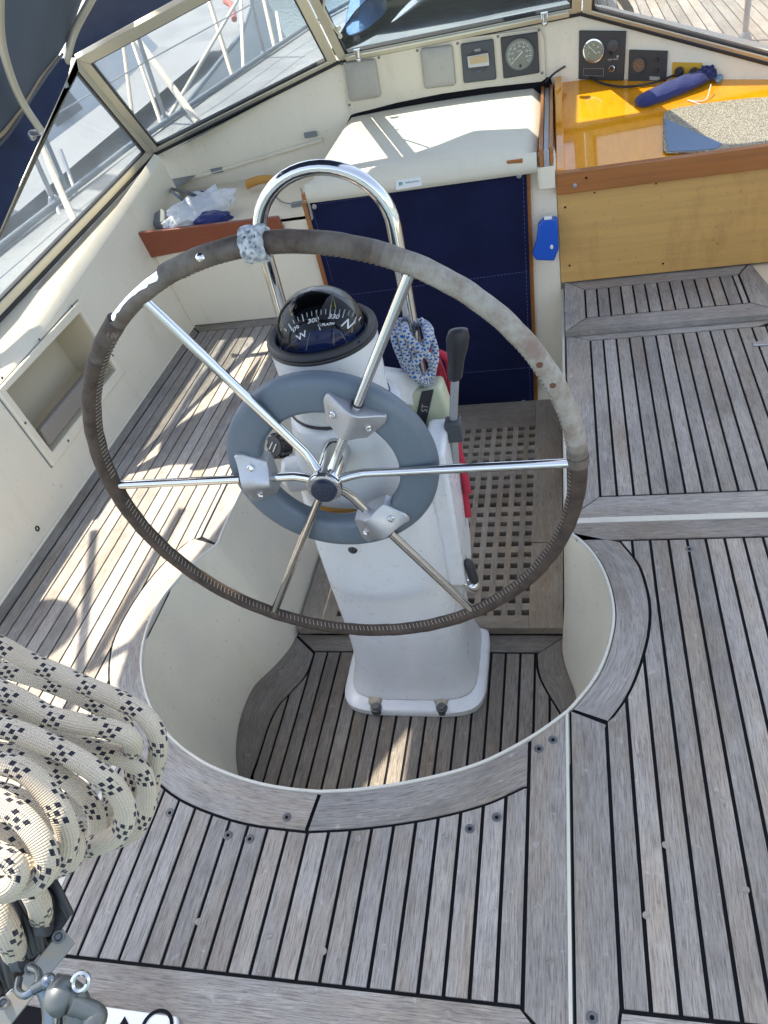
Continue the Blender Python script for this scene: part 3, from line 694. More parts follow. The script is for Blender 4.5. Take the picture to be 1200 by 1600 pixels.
# starboard coaming (mostly out of frame)
sc_ = MB(); sc_.loft([[V((1.168,-.6,-.02)), V((1.26,-.6,.5)), V((1.36,-.6,.5))], [V((1.168,2.93,-.02)), V((1.26,2.93,.56)), V((1.36,2.93,.56))], ], closed=False)
obj('starboard_coaming', sc_, M['gel'], None, kind='structure', fix=False)

# ------------------------------------------------------------------ cabin front faces under the windscreen
ds = thing('cabin_dash', None, None, kind='structure')
def inw(a, b, d):     # offset horizontally towards the cockpit
    t = (b-a); nrm = V((-t.y, t.x, 0)).normalized()
    if nrm.y > 0: nrm = -nrm
    return nrm*d
oAB = inw(A0, B0, .006); oBC = inw(B0, C0, .006); oCD = inw(C0, D0, .006)
Ai, Bi, Ci, Di = A0+oAB, B0+(oAB+oBC)*.5, C0+(oBC+oCD)*.5, D0+oCD
def face(a, b, zb, off=.05):
    return [V((a.x,a.y,zb)), V((b.x,b.y,zb)), b, a]
d = MB()
rings = []
for p in (Ai, Bi, Ci, Di):
    out = (p-V((0,2.6,0))); out.z = 0; out.normalize()
    rings.append([V((p.x,p.y,.3)), p-V((0,0,.012)), p-V((0,0,.0))+out*.01, p+out*.12])
# rounded vertical corners at B and C
def corner(pa, pm, pb, r=.05, n=5):
    ua = (pa-pm).normalized(); ub = (pb-pm).normalized(); o = []
    for k in range(n+1):
        t = k/n; a = pm+ua*r; b = pm+ub*r
        o.append(a*(1-t)**2+pm*(2*t*(1-t))+b*t*t)
    return o
path = [Ai+(Ai-Bi)*.0] + corner(Ai, Bi, Ci) + corner(Bi, Ci, Di) + [Di]
rings = []
for p in path:
    out = (p-V((0,2.4,0))); out.z = 0; out.normalize()
    rings.append([V((p.x,p.y,.3)), p-V((0,0,.012)), p+out*.012, p+out*.14])
d.loft(rings, closed=False); obj('dash_face', d, M['gel'], ds, fix=False, smooth=50)
# groove/ledge line along port face
plABv = plane(Ai, Bi, Ai-V((0,0,.3)))
lg = MB(); a = P(262, 298, plABv); b_ = P(300, 278, plABv); c_ = P(505, 217, plABv)
lg.tube([a+oAB*1.5, b_+oAB*1.5, c_+oAB*1.5], .009, 8); obj('ledge_bead', lg, M['gel'], ds)
for q in ((348,262,332,268),(494,206,478,212)):
    m = MB(); c0 = P((q[0]+q[2])/2, (q[1]+q[3])/2, plABv)+oAB*2.2; dr_ = (Bi-Ai); dr_.z = 0; dr_.normalize()
    m.box((-.028,-.004,-.011), (.028,.004,.011), frame(c0, (0,0,1), dr_)); obj('vent_slot', m, M['boxgrey'], ds, bevel=.002)

# ------------------------------------------------------------------ windscreen
WS = thing('windscreen', 'aluminium framed windscreen with hazy panes wrapped around the cabin front', 'windscreen', (0, 3.4, .75))
def bar(mb, a, b, plane_, w1, w2, th=.022, sh=0):
    """flat bar a-b lying in plane, width w1 to one side, w2 to the other"""
    nrm = plane_[1]; t = (b-a).normalized(); s = nrm.cross(t)
    vs = [a-s*w1, b-s*w1, b+s*w2, a+s*w2]
    mb.prism([p-nrm*(th/2) for p in vs], nrm*th)
def panel(name, pl, quad, wid, name2='window_frame'):
    """quad: 4 corners outer; frame bars around and pane inside; quad in plane"""
    cx = sum(quad, V((0,0,0)))/4; n = pl[1]
    def insetq(w):
        out = []
        for i in range(4):
            p, a, b = quad[i], quad[i-1], quad[(i+1) % 4]
            ta = (a-p).normalized(); tb = (b-p).normalized(); sn = ta.cross(tb).length
            wa = w[i-1] if not isinstance(w, (int, float)) else w; wb = w[i] if not isinstance(w, (int, float)) else w
            out.append(p + tb*(wa/sn) + ta*(wb/sn))
        return out
    inn = insetq(wid); inn2 = insetq([q+.006 for q in wid] if not isinstance(wid, (int, float)) else wid+.006)
    fmb = MB(); t = .024
    for i in range(4):
        j = (i+1) % 4
        fmb.prism([quad[i]-n*t/2, quad[j]-n*t/2, inn[j]-n*t/2, inn[i]-n*t/2], n*t)
    fr_ = obj(name2, fmb, M['alu'], WS, bevel=.003)
    g = MB()
    for i in range(4):
        j = (i+1) % 4; g.prism([inn[i]-n*.008, inn[j]-n*.008, inn2[j]-n*.008, inn2[i]-n*.008], n*.016)
    obj('gasket', g, M['rubber'], fr_)
    p = MB(); p.prism([q-n*.003 for q in insetq([q+.003 for q in wid] if not isinstance(wid, (int, float)) else wid+.003)], n*.005)
    obj('pane', p, M['pane_front'] if name == 'front' else M['pane'], fr_, smooth=0)
    return inn
ET = P(0, 350, plS); ET = AT+(ET-AT)*1.5
panel('side', plS, [A0, AT, ET, E1], [.035, .035, .03, .035])
panel('corner', plAB, [A0+(B0-A0)*.006, B0, BT, AT+(BT-AT)*.006], [.036, .036, .05, .036])
panel('front', plF, [B0+(C0-B0)*.01, C0, CT, BT+(CT-BT)*.01], [.042, .036, .05, .036])
DT = V((1.215, AT.y+.1, AT.z)); 
plD = plane(C0, D0, CT)
DT = DT + plD[1]*((plD[0]-DT).dot(plD[1]))
panel('right', plD, [C0+(D0-C0)*.01, D0, DT, CT+(DT-CT)*.01], [.036, .036, .05, .036])
# opening inner sash of the front pane
sb = MB(); n_ = plF[1]
s0 = B0+(C0-B0)*.045; s1 = B0+(C0-B0)*.955; upv = (BT-B0); upv = (upv - (C0-B0).normalized()*upv.dot((C0-B0).normalized())).normalized()
for a, b2 in ((.016, .042),):
    sb.prism([s0+upv*a+n_*.012, s1+upv*a+n_*.012, s1+upv*b2+n_*.012, s0+upv*b2+n_*.012], n_*.012)
obj('sash_rail', sb, M['alu'], WS, bevel=.003)
g = MB(); g.tube([Ai+V((0,0,-.004))+oAB, Bi+oAB*.5+oBC*.5+V((0,0,-.004)), Ci+oBC*.5+oCD*.5+V((0,0,-.004)), Di+oCD+V((0,0,-.004))], .009, 8)
g.tube([E1+V((.01,0,-.006)), A0+V((.01,0,-.006))], .009, 8); obj('sealing_strip', g, M['rubber'], WS)
for (px, py) in ((558, 70), (850, 12)):
    c0 = P(px, py, plF)+n_*.035; lt = MB()
    lt.sphere(c0-V((0,0,.022)), .011); lt.tube([c0-V((0,0,.02)), c0+V((0,0,.012))], [.008,.012], 10); lt.box((-.013,-.006,-.006), (.013,.012,.014), frame(c0, (0,0,1)))
    obj('latch', lt, M['steel'], WS)
st = MB(); a = P(505, 0, plF)+n_*.03; b_ = P(530, 43, plF)+n_*.03; c_ = P(512, -60, plF)+n_*.03
st.tube([c_, a, (a+b_)/2+n_*.01, b_], .005, 8); st.sphere(P(518,26,plF)+n_*.035, .011); st.sphere(P(528,28,plF)+n_*.04, .010); st.sphere(P(531,43,plF)+n_*.035, .009)
obj('window_stay', st, M['alu'], WS)

# ------------------------------------------------------------------ sprayhood side and its bows
SH = thing('sprayhood', 'folded navy canvas sprayhood side above the port window frame, inner side painted paler as if backlit', 'sprayhood', (-1.2, 2.5, 1.0))
ca = MB()
low = [(-30,420),(0,352),(60,215),(112,92)]
def hoodgrid(px_rows, mat_, name):
    m = MB(); m.loft([[D(x, y, dd) for x, y, dd in r] for r in px_rows], closed=False); return obj(name, m, mat_, SH, smooth=80, solid=.002, sub=2, fix=False)
hoodgrid([[(-40,460,2.45),(0,362,2.48),(56,232,2.58),(122,92,2.85)], [(-45,400,2.42),(-5,300,2.44),(42,205,2.54),(106,88,2.83)], [(-50,280,2.36),(-10,232,2.38),(26,175,2.48),(98,80,2.80)]], M['hood'], 'canvas_skirt')
hoodgrid([[(-60,290,2.32),(-8,236,2.36),(30,176,2.46),(98,82,2.79),(116,40,2.85)], [(-60,180,2.25),(-5,160,2.3),(30,120,2.42),(100,30,2.7),(130,-10,2.8)], [(-60,30,2.2),(0,0,2.28),(40,-40,2.4),(110,-50,2.6),(165,-60,2.7)]], M['hoodlit'], 'backlit_panel')
hoodgrid([[(100,108,3.6),(150,80,3.62),(220,44,3.64),(300,4,3.66)], [(108,60,3.5),(160,30,3.5),(230,0,3.5),(300,-40,3.5)], [(135,-5,3.08),(180,-30,3.1),(250,-60,3.2),(320,-90,3.3)]], M['hood'], 'canvas_front')
zp = MB(); zp.tube([D(-20,232,2.33), D(8,205,2.38), D(20,190,2.42), D(34,172,2.46), D(62,125,2.58), D(92,88,2.72)], .006, 8, flat=.5); obj('zip_edge', zp, M['zip'], SH)
zp = MB(); zp.tube([D(-10,236,2.34), D(12,212,2.39), D(28,190,2.43), D(45,160,2.5), D(75,115,2.62), D(98,84,2.74)], .005, 8, flat=.5); obj('webbing', zp, M['charcoal'], SH)
def curve(pts, n=8):
    out = []; P_ = [pts[0]]+pts+[pts[-1]]
    for i in range(1, len(P_)-2):
        a, b, c, d = P_[i-1], P_[i], P_[i+1], P_[i+2]
        for k in range(n):
            t = k/n; out.append(.5*((2*b)+(c-a)*t+(2*a-5*b+4*c-d)*t*t+(3*b-a-3*c+d)*t**3))
    return out+[pts[-1]]
t1 = MB(); t1.tube(curve([D(6,-60,2.0), D(0,0,2.1), D(2,60,2.2), D(14,110,2.28), D(34,158,2.36), D(64,204,2.44)]), .0115, 12); obj('bow_tube', t1, M['cuff'], SH)
t2 = MB(); t2.tube(curve([D(175,-60,2.7), D(142,0,2.74), D(118,45,2.78), D(107,80,2.8), D(98,130,2.84)]), [.014]*32+[.015], 12)
b2 = obj('bow_tube', t2, M['cuff'], SH)
fk = MB(); p0 = D(98,132,2.84); fk.box((-.016,-.012,-.012), (.016,.012,.012), frame(p0, (0,0,1))); fk.tube([p0, D(80,140,2.88)], .008, 8); fk.sphere(D(82,138,2.86), .012); obj('hinge_fitting', fk, M['satin'], SH, bevel=.002); fk = MB(); fk.tube([D(64,206,2.44), D(48,208,2.5)], .010, 8); fk.sphere(D(50,212,2.5), .014)
obj('hinge_fitting', fk, M['satin'], SH, bevel=.002)

# ------------------------------------------------------------------ companionway: washboard, hatch
WB = thing('washboard', 'navy canvas covered washboard closing the companionway', 'washboard', (-.1, 2.87, -.45))
yw = 2.90
q = [Y(478,318,yw), Y(822,262,yw), Y(835,640,yw), V((Y(515,455,yw).x-k*(-.0)+.0, yw, Y(515,455,yw).z))]
TLw, TRw, BRw = q[0], q[1], q[2]; kk = (q[3].x-TLw.x)/(TLw.z-q[3].z); BLw = V((TLw.x+kk*(TLw.z-BRw.z), yw, BRw.z))
w_ = MB(); w_.prism([TLw, TRw, BRw, BLw], (0,.02,0)); obj('canvas_cover', w_, M['navy'], WB, bevel=.004)
wf = MB(); wf.prism([TLw+V((-.022,.014,-.0)), TLw+V((.004,.014,0)), BLw+V((.004,.014,0)), BLw+V((-.022,.014,0))], (0,.02,0))
wf.prism([TRw+V((-.004,.014,0)), TRw+V((.012,.014,0)), BRw+V((.016,.014,0)), BRw+V((-.004,.014,0))], (0,.02,0))
wf.box((BLw.x-.02, yw+.004, BRw.z-.03), (BRw.x+.10, yw+.028, BRw.z+.002)); obj('wood_frame', wf, M['trimw'], WB, bevel=.002)
def on(x, y): return Y(x, y, yw-.0015)
for a, b2 in (((515,465),(826,424)), ((605,592),(832,574)), ((640,638),(834,630)), ((490,320),(822,270)), ((488,326),(520,440)), ((817,270),(829,632))):
    s = MB(); pa, pb_ = on(*a), on(*b2); n2 = 60
    for i in range(n2):
        u = pa+(pb_-pa)*(i/n2); v = pa+(pb_-pa)*((i+.6)/n2); s.tube([u, v], .0009, 4)
    obj('seam', s, M['thread'], WB)
for (x, y) in ((491,323),(811,274),(818,628)):
    m = MB(); m.lathe([(.0095,0),(.0095,.002),(.006,.003),(.0035,.001),(.0035,-.001)], frame(on(x,y), (0,-1,0)), 16); obj('grommet', m, M['satin'], WB)
HT = thing('sliding_hatch', 'cream companionway hatch with rounded front lip above the navy washboard', 'hatch', (-.1, 3.25, .5))
h_ = MB(); hf = .520; hb = .572
fx0, fx1 = Y(474,290,2.875).x, Y(832,262,2.875).x+.015
prof = [(2.900,.455),(2.878,.462),(2.872,.485),(2.876,.510),(2.888,.527),(2.91,.535),(2.95,.538),(3.1,.546),(3.3,.553),(3.5,.560),(3.66,.562)]
bulge = lambda u: .010*(1-(2*u-1)**2)
rings = []; nu = 24
for i in range(nu+1):
    u = i/nu; rg = []
    for (yy, zz) in prof:
        t = (yy-2.87)/.8; xa_ = fx0*(1-t)+(-.50)*t; xb_ = fx1*(1-t)+.325*t
        edge = min(u, 1-u)*(xb_-xa_); dz = -.03*max(0, 1-edge/.03)**2
        rg.append(V((xa_+(xb_-xa_)*u, yy-bulge(u)*.3*(1 if yy < 2.95 else 0), zz+bulge(u)*(1 if yy > 2.9 else 0)+(dz if yy > 2.9 else 0))))
    rings.append(rg)
h_.loft(rings, closed=False)
for rg in (rings[0], rings[-1]):
    h_.add(list(rg)+[V((p.x, p.y, .40)) for p in rg], [(i, i+1, len(rg)+i+1, len(rg)+i) for i in range(len(rg)-1)])
obj('hatch_top', h_, M['hatchw'], HT, smooth=60)
lb = MB(); pq = [Y(618,283,2.868), Y(658,276,2.868), Y(659,290,2.868), Y(619,297,2.868)]; lb.prism(pq, (0,.004,0)); lo_ = obj('maker_plate', lb, M['white'], HT)
teal = mat('teal_mark', (.02,.28,.33), .5)
cpl = (pq[0]+pq[1]+pq[2]+pq[3])/4
lm_ = MB(); pcn = Y(626,287,2.8675); lm_.tube([pcn+V((-.004,0,-.006)), pcn+V((-.004,0,.005))], .0018, 5); lm_.tube([pcn+V((.001,0,-.006)), pcn+V((.001,0,.006)), pcn+V((.005,0,.004)), pcn+V((.005,0,-.004))], .0015, 5); obj('logo', lm_, teal, lo_)
text('lettering', 'Hallberg-Rassy', .0085, frame(Y(644,284,2.8665), (0,-1,0), (1,0,.03)), teal, lo_)
for (x, y) in ((486,306),(808,254)):
    m = MB(); c0 = Y(x, y, 2.88); m.box((c0.x-.035, 2.874, c0.z-.012), (c0.x+.02, 2.895, c0.z+.012)); obj('wood_corner', m, M['trimw'], HT, bevel=.002)
rl = thing('hatch_track', 'metal and teak slide track running along the right side of the sliding hatch', 'track', (.34, 3.2, .45))
xr0 = .322
for (a, b2, zz, mt, nm) in ((0, .014, .535, 'trimw', 'teak_runner'), (.015, .034, .528, 'satin', 'metal_runner'), (.035, .047, .538, 'trimw', 'teak_runner')):
    m = MB(); m.prism([(xr0+a,2.885,zz-.06), (xr0+b2,2.885,zz-.06), (xr0+b2,2.885,zz), (xr0+a,2.885,zz)], (0,.70,.03)); obj(nm, m, M[mt], rl, bevel=.002)
m = MB(); m.box((xr0-.01, 2.882, .40), (.372, 3.6, .475)); obj('track_base', m, M['gel'], rl, bevel=.003)
# dash panel plate with instruments
plDash = plane(Bi+oBC*1.2, Ci+oBC*1.2, Bi+oBC*1.2-V((0,0,.3)))
DP = thing('instrument_panel', 'long cream instrument plate screwed above the dark hatch slot', 'panel', (-.05, 3.58, .58))
nd = plDash[1]
outl = [(537,96),(560,88),(700,62),(843,44),(850,60),(853,122),(846,127),(760,136),(690,146),(620,160),(575,172),(549,178),(543,160)]
m = MB(); m.prism([P(x,y,plDash) for x,y in outl], nd*.006); obj('plate', m, M['plate'], DP, bevel=.001)
def rrect(corners, r, n=4):
    out = []
    for i in range(4):
        p, a, b = corners[i], corners[i-1], corners[(i+1) % 4]
        ta = (a-p).normalized(); tb = (b-p).normalized()
        for k in range(n+1):
            t = k/n; out.append((p+ta*r)*(1-t)**2+p*(2*t*(1-t))+(p+tb*r)*t*t)
    return out
plP = (plDash[0]+nd*.006, nd)
def quadp(pl, pts): return [P(x, y, pl) for x, y in pts]
for (pts, nm, lab) in (([(538,97),(587,91),(596,150),(547,158)], 'instrument_cover', 'plain grey instrument cover at the left end of the cream plate'),
                  ([(657,75),(707,69),(713,132),(664,138)], 'instrument_cover', 'plain grey instrument cover beside the black digital display')):
    m = MB(); cq = rrect(quadp(plP, pts), .014); cc = sum(cq, V((0,0,0)))/len(cq)
    m.loft([cq, [p+nd*.012 for p in cq], [cc+(p-cc)*.93+nd*.017 for p in cq], [cc+(p-cc)*.4+nd*.0155 for p in cq]]); o = obj(nm, m, M['cover'], DP, smooth=50); o['label'] = lab
m = MB(); cq = rrect(quadp(plP, [(720,68),(771,60),(776,123),(725,129)]), .008); m.prism(cq, nd*.014); dg = obj('digital_display', m, M['charcoal'], DP, bevel=.003)
pl2 = (plP[0]+nd*.0145, nd); cdp = P(748,96,pl2)
m = MB(); m.lathe([(.040,0),(.040,.003),(.036,.004)], frame(cdp, nd), 28); obj('bezel', m, M['panelblk'], dg)
pl3 = (pl2[0]+nd*.005, nd)
m = MB(); m.prism(rrect(quadp(pl3, [(730,88),(763,82),(765,102),(732,106)]), .003), nd*.004); obj('screen_frame', m, M['satin'], dg, bevel=.001)
pl4 = (pl3[0]+nd*.0045, nd); m = MB(); m.prism(quadp(pl4, [(733,90),(761,85),(762,97),(735,101)]), nd*.001); obj('screen', m, M['lcd'], dg)
pl5 = (pl2[0]+nd*.0042, nd)
rt = (Ci-Bi).normalized()
text('lettering', 'VDO', .011, frame(P(746,78.5,pl5), nd, rt), M['whitemark'], dg)
bm_ = mat('blue_mark', (.05,.22,.45), .5); text('lettering', 'LOG', .010, frame(P(748,112,pl5), nd, rt), bm_, dg)
m = MB(); cq = rrect(quadp(plP, [(782,58),(840,49),(843,113),(787,122)]), .006); m.prism(cq, nd*.012); wd = obj('wind_gauge', m, M['panelblk'], DP, bevel=.003)
pl6 = (plP[0]+nd*.0125, nd); cg = P(812,85,pl6); rtg = rt
m = MB(); m.lathe([(.0545,0),(.0545,.002),(.001,.0022)], frame(cg, nd), 36); obj('dial', m, M['dial'], wd)
m = MB(); m.lathe([(.058,0),(.058,.004),(.054,.004),(.054,.0)], frame(cg, nd), 36, cap=False); obj('bezel', m, M['charcoal'], wd)
m = MB(); ug = V((0,0,1)); ug = (ug-nd*ug.dot(nd)).normalized(); cs = cg+nd*.003
for i in range(31):
    a = R(-130+260*i/30); dv = rtg*math.sin(a)+ug*math.cos(a); r0 = .040 if i % 3 else .036; m.tube([cs+dv*r0, cs+dv*.047], .0007 if i % 3 else .0011, 4)
obj('tick_marks', m, M['whitemark'], wd)
for i, tx in enumerate(('0','10','20','30','40','50','60')):
    a = R(-110+220*i/6); dv = rtg*math.sin(a)+ug*math.cos(a); text('numeral', tx, .0105, frame(cs+dv*.029, nd, rtg), M['whitemark'], wd)
text('lettering', 'WIND', .007, frame(cs+ug*.012, nd, rtg), M['whitemark'], wd)
m = MB(); m.tube([cs+nd*.003+(rtg*.012+ug*.009), cs+nd*.003-(rtg*.034+ug*.026)], [.0022,.0008], 6); obj('needle', m, M['whitemark'], wd)
m = MB(); m.lathe([(.005,0),(.004,.006)], frame(cs-ug*.04, nd), 12); obj('knob', m, M['black'], wd)
for (x, y) in ((534,100),(592,90),(546,164),(652,79),(715,68),(778,57),(842,47),(847,114)):
    m = MB(); m.lathe([(.0055,0),(.005,.002),(.001,.003)], frame(P(x,y,plP), nd), 12); obj('screw', m, mat('brass', (.25,.2,.13), .4, .8) if False else M['screwm'], DP)
sl_ = MB(); sl_.prism([P(x, y, (plDash[0]-nd*.0, nd)) for x, y in [(537,205),(548,180),(600,162),(700,143),(860,120),(868,150),(700,170),(560,215)]], nd*.0045)
obj('hatch_slot', sl_, M['caulk'], DP)

# ------------------------------------------------------------------ chart table box
yb_ = 2.897
CT_ = thing('chart_table_box', 'varnished wooden chart table box with a yellow plywood front', 'box', (.75, 3.0, .04))
TLt = Y(868,272,yb_); TRt = Y(1200,228,yb_); tz = TLt.z; bz = Y(867,306,yb_).z
m = MB(); m.box((TLt.x, yb_, bz), (1.22, yb_+.028, tz)); obj('front_fiddle', m, M['trimw'], CT_, bevel=.003, seg=3)
pby = Y(877,439,2.93)
m = MB(); m.box((pby.x, 2.925, pby.z-.005), (1.22, 2.945, bz+.01)); pf_ = obj('front_panel', m, M['ply'], CT_, bevel=.001)
sl0 = .205
def tabz(y): return tz-.022+(y-yb_)*sl0
pts = [(TLt.x+.005, yb_+.02), (1.25, yb_+.02), (1.25, Di.y-.0), (Di.x, Di.y+.01), (Ci.x, Ci.y+.02), (TLt.x+.005, 3.62)]
m = MB(); m.prism([(x, y, tabz(y)) for x, y in pts], (0,0,-.016)); obj('table_top', m, M['varn'], CT_)
tabpl = plane(V((0, 2.9, tabz(2.9))), V((1, 2.9, tabz(2.9))), V((0, 3.5, tabz(3.5))))
m = MB(); m.prism([(TLt.x+.002, yb_+.028, tabz(2.92)-.05), (TLt.x+.002, 3.585, tabz(3.585)-.05), (TLt.x+.002, 3.585, tabz(3.585)+.03), (TLt.x+.002, 3.55, tabz(3.55)+.036), (TLt.x+.002, yb_+.028, tz+.004)], (.030,0,0)); obj('side_fiddle', m, M['varn'], CT_, bevel=.004)
m = MB(); m.prism([(TLt.x+.014, 2.94, pby.z-.1), (TLt.x+.014, 3.62, pby.z-.1), (TLt.x+.014, 3.62, .53), (TLt.x+.014, 2.94, .41)], (.012,0,0)); obj('side_panel', m, M['trimw'], CT_)
for (x, y, r) in ((898,290,.008),(883,324,.004),(929,301,.003),(1025,287,.003),(916,278,.004),(890,415,.004),(1036,412,.004)):
    pl_ = yb_-.001 if y < 300 and x < 1000 else 2.9235
    if (x, y) == (929,301) or x == 1025: pl_ = 2.9235
    mm = MB(); mm.lathe([(r,0),(r*.8,.002),(r*.1,.0025)], frame(Y(x,y,pl_), (0,-1,0)), 12); obj('screw', mm, M['satin'] if r > .006 else M['caulk'], CT_)
bd = MB(); bd.box((1.10, 3.30, tabz(3.35)), (1.3, 3.42, tabz(3.4)+.02)); 
# engine panels on the starboard dash
plR = plane(Ci+oCD*.4, Di+oCD*.4, Ci+oCD*.4-V((0,0,.3))); nr = plR[1]; rr_ = (Di-Ci); rr_.z = 0; rr_.normalize()
EP = thing('engine_panel', 'square black engine panel with a round gauge and key switch', 'panel', tuple(P(943,120,plR)))
m = MB(); m.prism(quadp(plR, [(906,47),(979,48),(975,125),(905,123)]), nr*.010); obj('plate', m, M['panelblk'], EP, bevel=.002)
pr_ = (plR[0]+nr*.0105, nr); c0 = P(928,79,pr_)
def gauge(c0, r, nrm, rt_, par, face, nums):
    m = MB(); m.lathe([(r*1.15,0),(r*1.15,.006),(r,.007),(r,.003)], frame(c0, nrm), 32, cap=False); obj('bezel', m, M['steel'] if r > .03 else M['charcoal'], par)
    m = MB(); m.lathe([(r,0),(r,.003),(.001,.0031)], frame(c0, nrm), 32); obj('dial', m, face, par)
    u_ = V((0,0,1)); u_ = (u_-nrm*u_.dot(nrm)).normalized(); q = c0+nrm*.0036; m = MB()
    for i in range(17):
        a = R(-130+260*i/16); dv = rt_*math.sin(a)+u_*math.cos(a); m.tube([q+dv*r*.78, q+dv*r*.93], .0007, 4)
    obj('tick_marks', m, nums, par)
    m = MB(); m.tube([q+nrm*.001-(rt_*-.3+u_*.3)*r, q+nrm*.001+(rt_*-.55+u_*.55)*r], [.0018,.0006], 5); obj('needle', m, nums, par)
    for i, tx in enumerate(('0','10','20','30','40')):
        a = R(-110+220*i/4); dv = rt_*math.sin(a)+u_*math.cos(a); text('numeral', tx, r*.26, frame(q+dv*r*.58, nrm, rt_), nums, par)
gauge(c0, .036, nr, rr_, EP, mat('green_grey_dial', (.22,.25,.19), .3), M['whitemark'])
for (x, y, r, hh, mt) in ((958,71,.022,.003,'charcoal'),(953,84,.007,.010,'black'),(966,87,.005,.008,'satin'),(957,106,.012,.010,'steel'),(957,106,.007,.016,'black')):
    m = MB(); m.lathe([(r,0),(r,hh),(r*.8,hh+.002),(.001,hh+.002)], frame(P(x,y,pr_), nr), 20); obj('switch', m, M[mt], EP)
text('lettering', 'STOP   START', .0065, frame(P(958,93,pr_), nr, rr_), M['whitemark'], EP)
m = MB(); fq = quadp(pr_, [(912,107),(943,107),(943,119),(912,118)])
for i in range(4): m.tube([fq[i], fq[(i+1) % 4]], .0007, 4)
obj('label_outline', m, M['cover'], EP)
EG = thing('gauge_panel', 'smaller black panel with one brown round gauge and two buttons', 'panel', tuple(P(1013,128,plR)))
m = MB(); m.prism(quadp(plR, [(984,77),(1044,79),(1041,128),(982,126)]), nr*.010); obj('plate', m, M['panelblk'], EG, bevel=.002)
gauge(P(998,102,pr_), .023, nr, rr_, EG, M['dialb'], mat('orange_mark', (.45,.22,.08), .5))
for (x, y) in ((1027,94),(1026,110)):
    m = MB(); m.lathe([(.0075,0),(.0065,.008),(.001,.009)], frame(P(x,y,pr_), nr), 16); obj('button', m, M['black'], EG)
m = MB(); m.prism(quadp(pr_, [(1015,119),(1031,120),(1031,126),(1015,125)]), nr*.0005); obj('label_plate', m, M['cover'], EG)
SP = thing('socket_plate', 'yellow plate with two black plugs on the starboard dash', 'socket plate', tuple(P(1073,125,plR)))
m = MB(); m.prism(quadp(plR, [(1051,97),(1098,98),(1097,126),(1050,124)]), nr*.004); obj('plate', m, M['yellow'], SP, bevel=.001)
for (x, y) in ((1062,111),(1085,112)):
    m = MB(); c0 = P(x,y,plR); Mx = frame(c0, nr, V((0,0,1))); m.lathe([(.017,.004),(.017,.014),(.013,.016),(.013,.026),(.003,.028)], Mx, 14); m.box((-.017,-.0045,.014), (.017,.0045,.032), Mx); obj('plug', m, M['black'], SP, bevel=.001)
for i, (x, y) in enumerate(((1107,119),(1125,121))):
    c0 = P(x, y, plR)+nr*.02; m = MB(); m.lathe([(.012,-.02),(.012,.004),(.007,.006),(.006,.02)], frame(c0, nr), 14)
    obj('hose_cap', m, M['bluecap'], None, label=('pale blue capped fitting on the dash, the one nearer the yellow plate','pale blue capped fitting on the dash, the one farther from the yellow plate')[i], cat='fitting', group='blue capped fittings')
cb = MB(); tp = lambda x, y, d=.01: P(x, y, tabpl)+V((0,0,d))
cb.tube(curve([P(853,126,plDash)+nd*.02, P(870,107,plDash)+nd*.05, tp(900,112,.03), tp(925,128,.012), tp(950,136,.008), tp(980,139,.008), tp(1020,134,.010), tp(1055,127,.02), P(1085,116,plR)+nr*.035, P(1107,117,plR)+nr*.03]), .0042, 8)
obj('power_cable', cb, M['black'], None, label='thin black cable looping from the hatch edge across the orange varnished table', cat='cable')
# pouch
po = MB(); a = tp(993,168,.012); b2 = tp(1100,128,.022); ax = (b2-a); Lp = ax.length; ax.normalize(); sd = tabpl[1].cross(ax)
rings = []
for i in range(15):
    t = i/14; wdt = [.036,.038][0]*(1+.3*math.sin(t*2.2)) if t > .06 else .022; hh = .016+.008*math.sin(t*3.0); 
    if t > .9: wdt *= 1-.35*((t-.9)/.1); hh *= 1.1
    if i == 0: wdt, hh = .012, .006
    rings.append([a+ax*(Lp*t)+sd*(wdt*math.cos(2*math.pi*k_/20)*(1+.08*math.sin(k_*3+t*7)))+tabpl[1]*(hh*math.sin(2*math.pi*k_/20)*(1+.12*math.sin(t*23+k_))) for k_ in range(20)])
po.loft(rings); PO = thing('pouch', 'blue fabric drawstring pouch lying diagonally on the varnished table', 'pouch', tuple(a)); obj('bag', po, M['pouch'], PO, sub=1)
fl = MB(); crumple(fl, b2+ax*.012, ax, .030, .036, .026, .45, 2.4, 40, 18, 3)
obj('gathered_neck', fl, M['pouch'], PO)
ds_ = MB(); ds_.tube(curve([tp(1110,146,.03), tp(1103,158,.006), tp(1085,160,.004), tp(1074,158,.004), tp(1090,163,.003), tp(1098,166,.003)]), .0022, 6); obj('drawstring', ds_, M['cordw'], PO)
# mat / cloth
MT = thing('woven_mat', 'grey beige woven towel spread over the right end of the varnished table', 'towel', tuple(tp(1120,200,0)))
ol_ = [(1036,186),(1038,178),(1060,172),(1110,164),(1175,157),(1240,154),(1260,225),(1200,230),(1120,240),(1042,243),(1036,238)]
m = MB(); m.prism([tp(x,y,.004) for x,y in ol_], tabpl[1]*.006); obj('cloth', m, M['mat_grey'], MT, bevel=.002)
m = MB(); m.prism([tp(x,y,.0105) for x,y in [(1038,191),(1060,200),(1090,214),(1128,230),(1118,238),(1080,241),(1045,242),(1040,220)]], tabpl[1]*.002); obj('shaded_corner', m, mat('shaded_cloth', (.17,.23,.33), .9, bump=(300,.5,.002)), MT, label='shaded corner of the towel, painted pale blue')  # pale blue patch stands in for shade on the towel
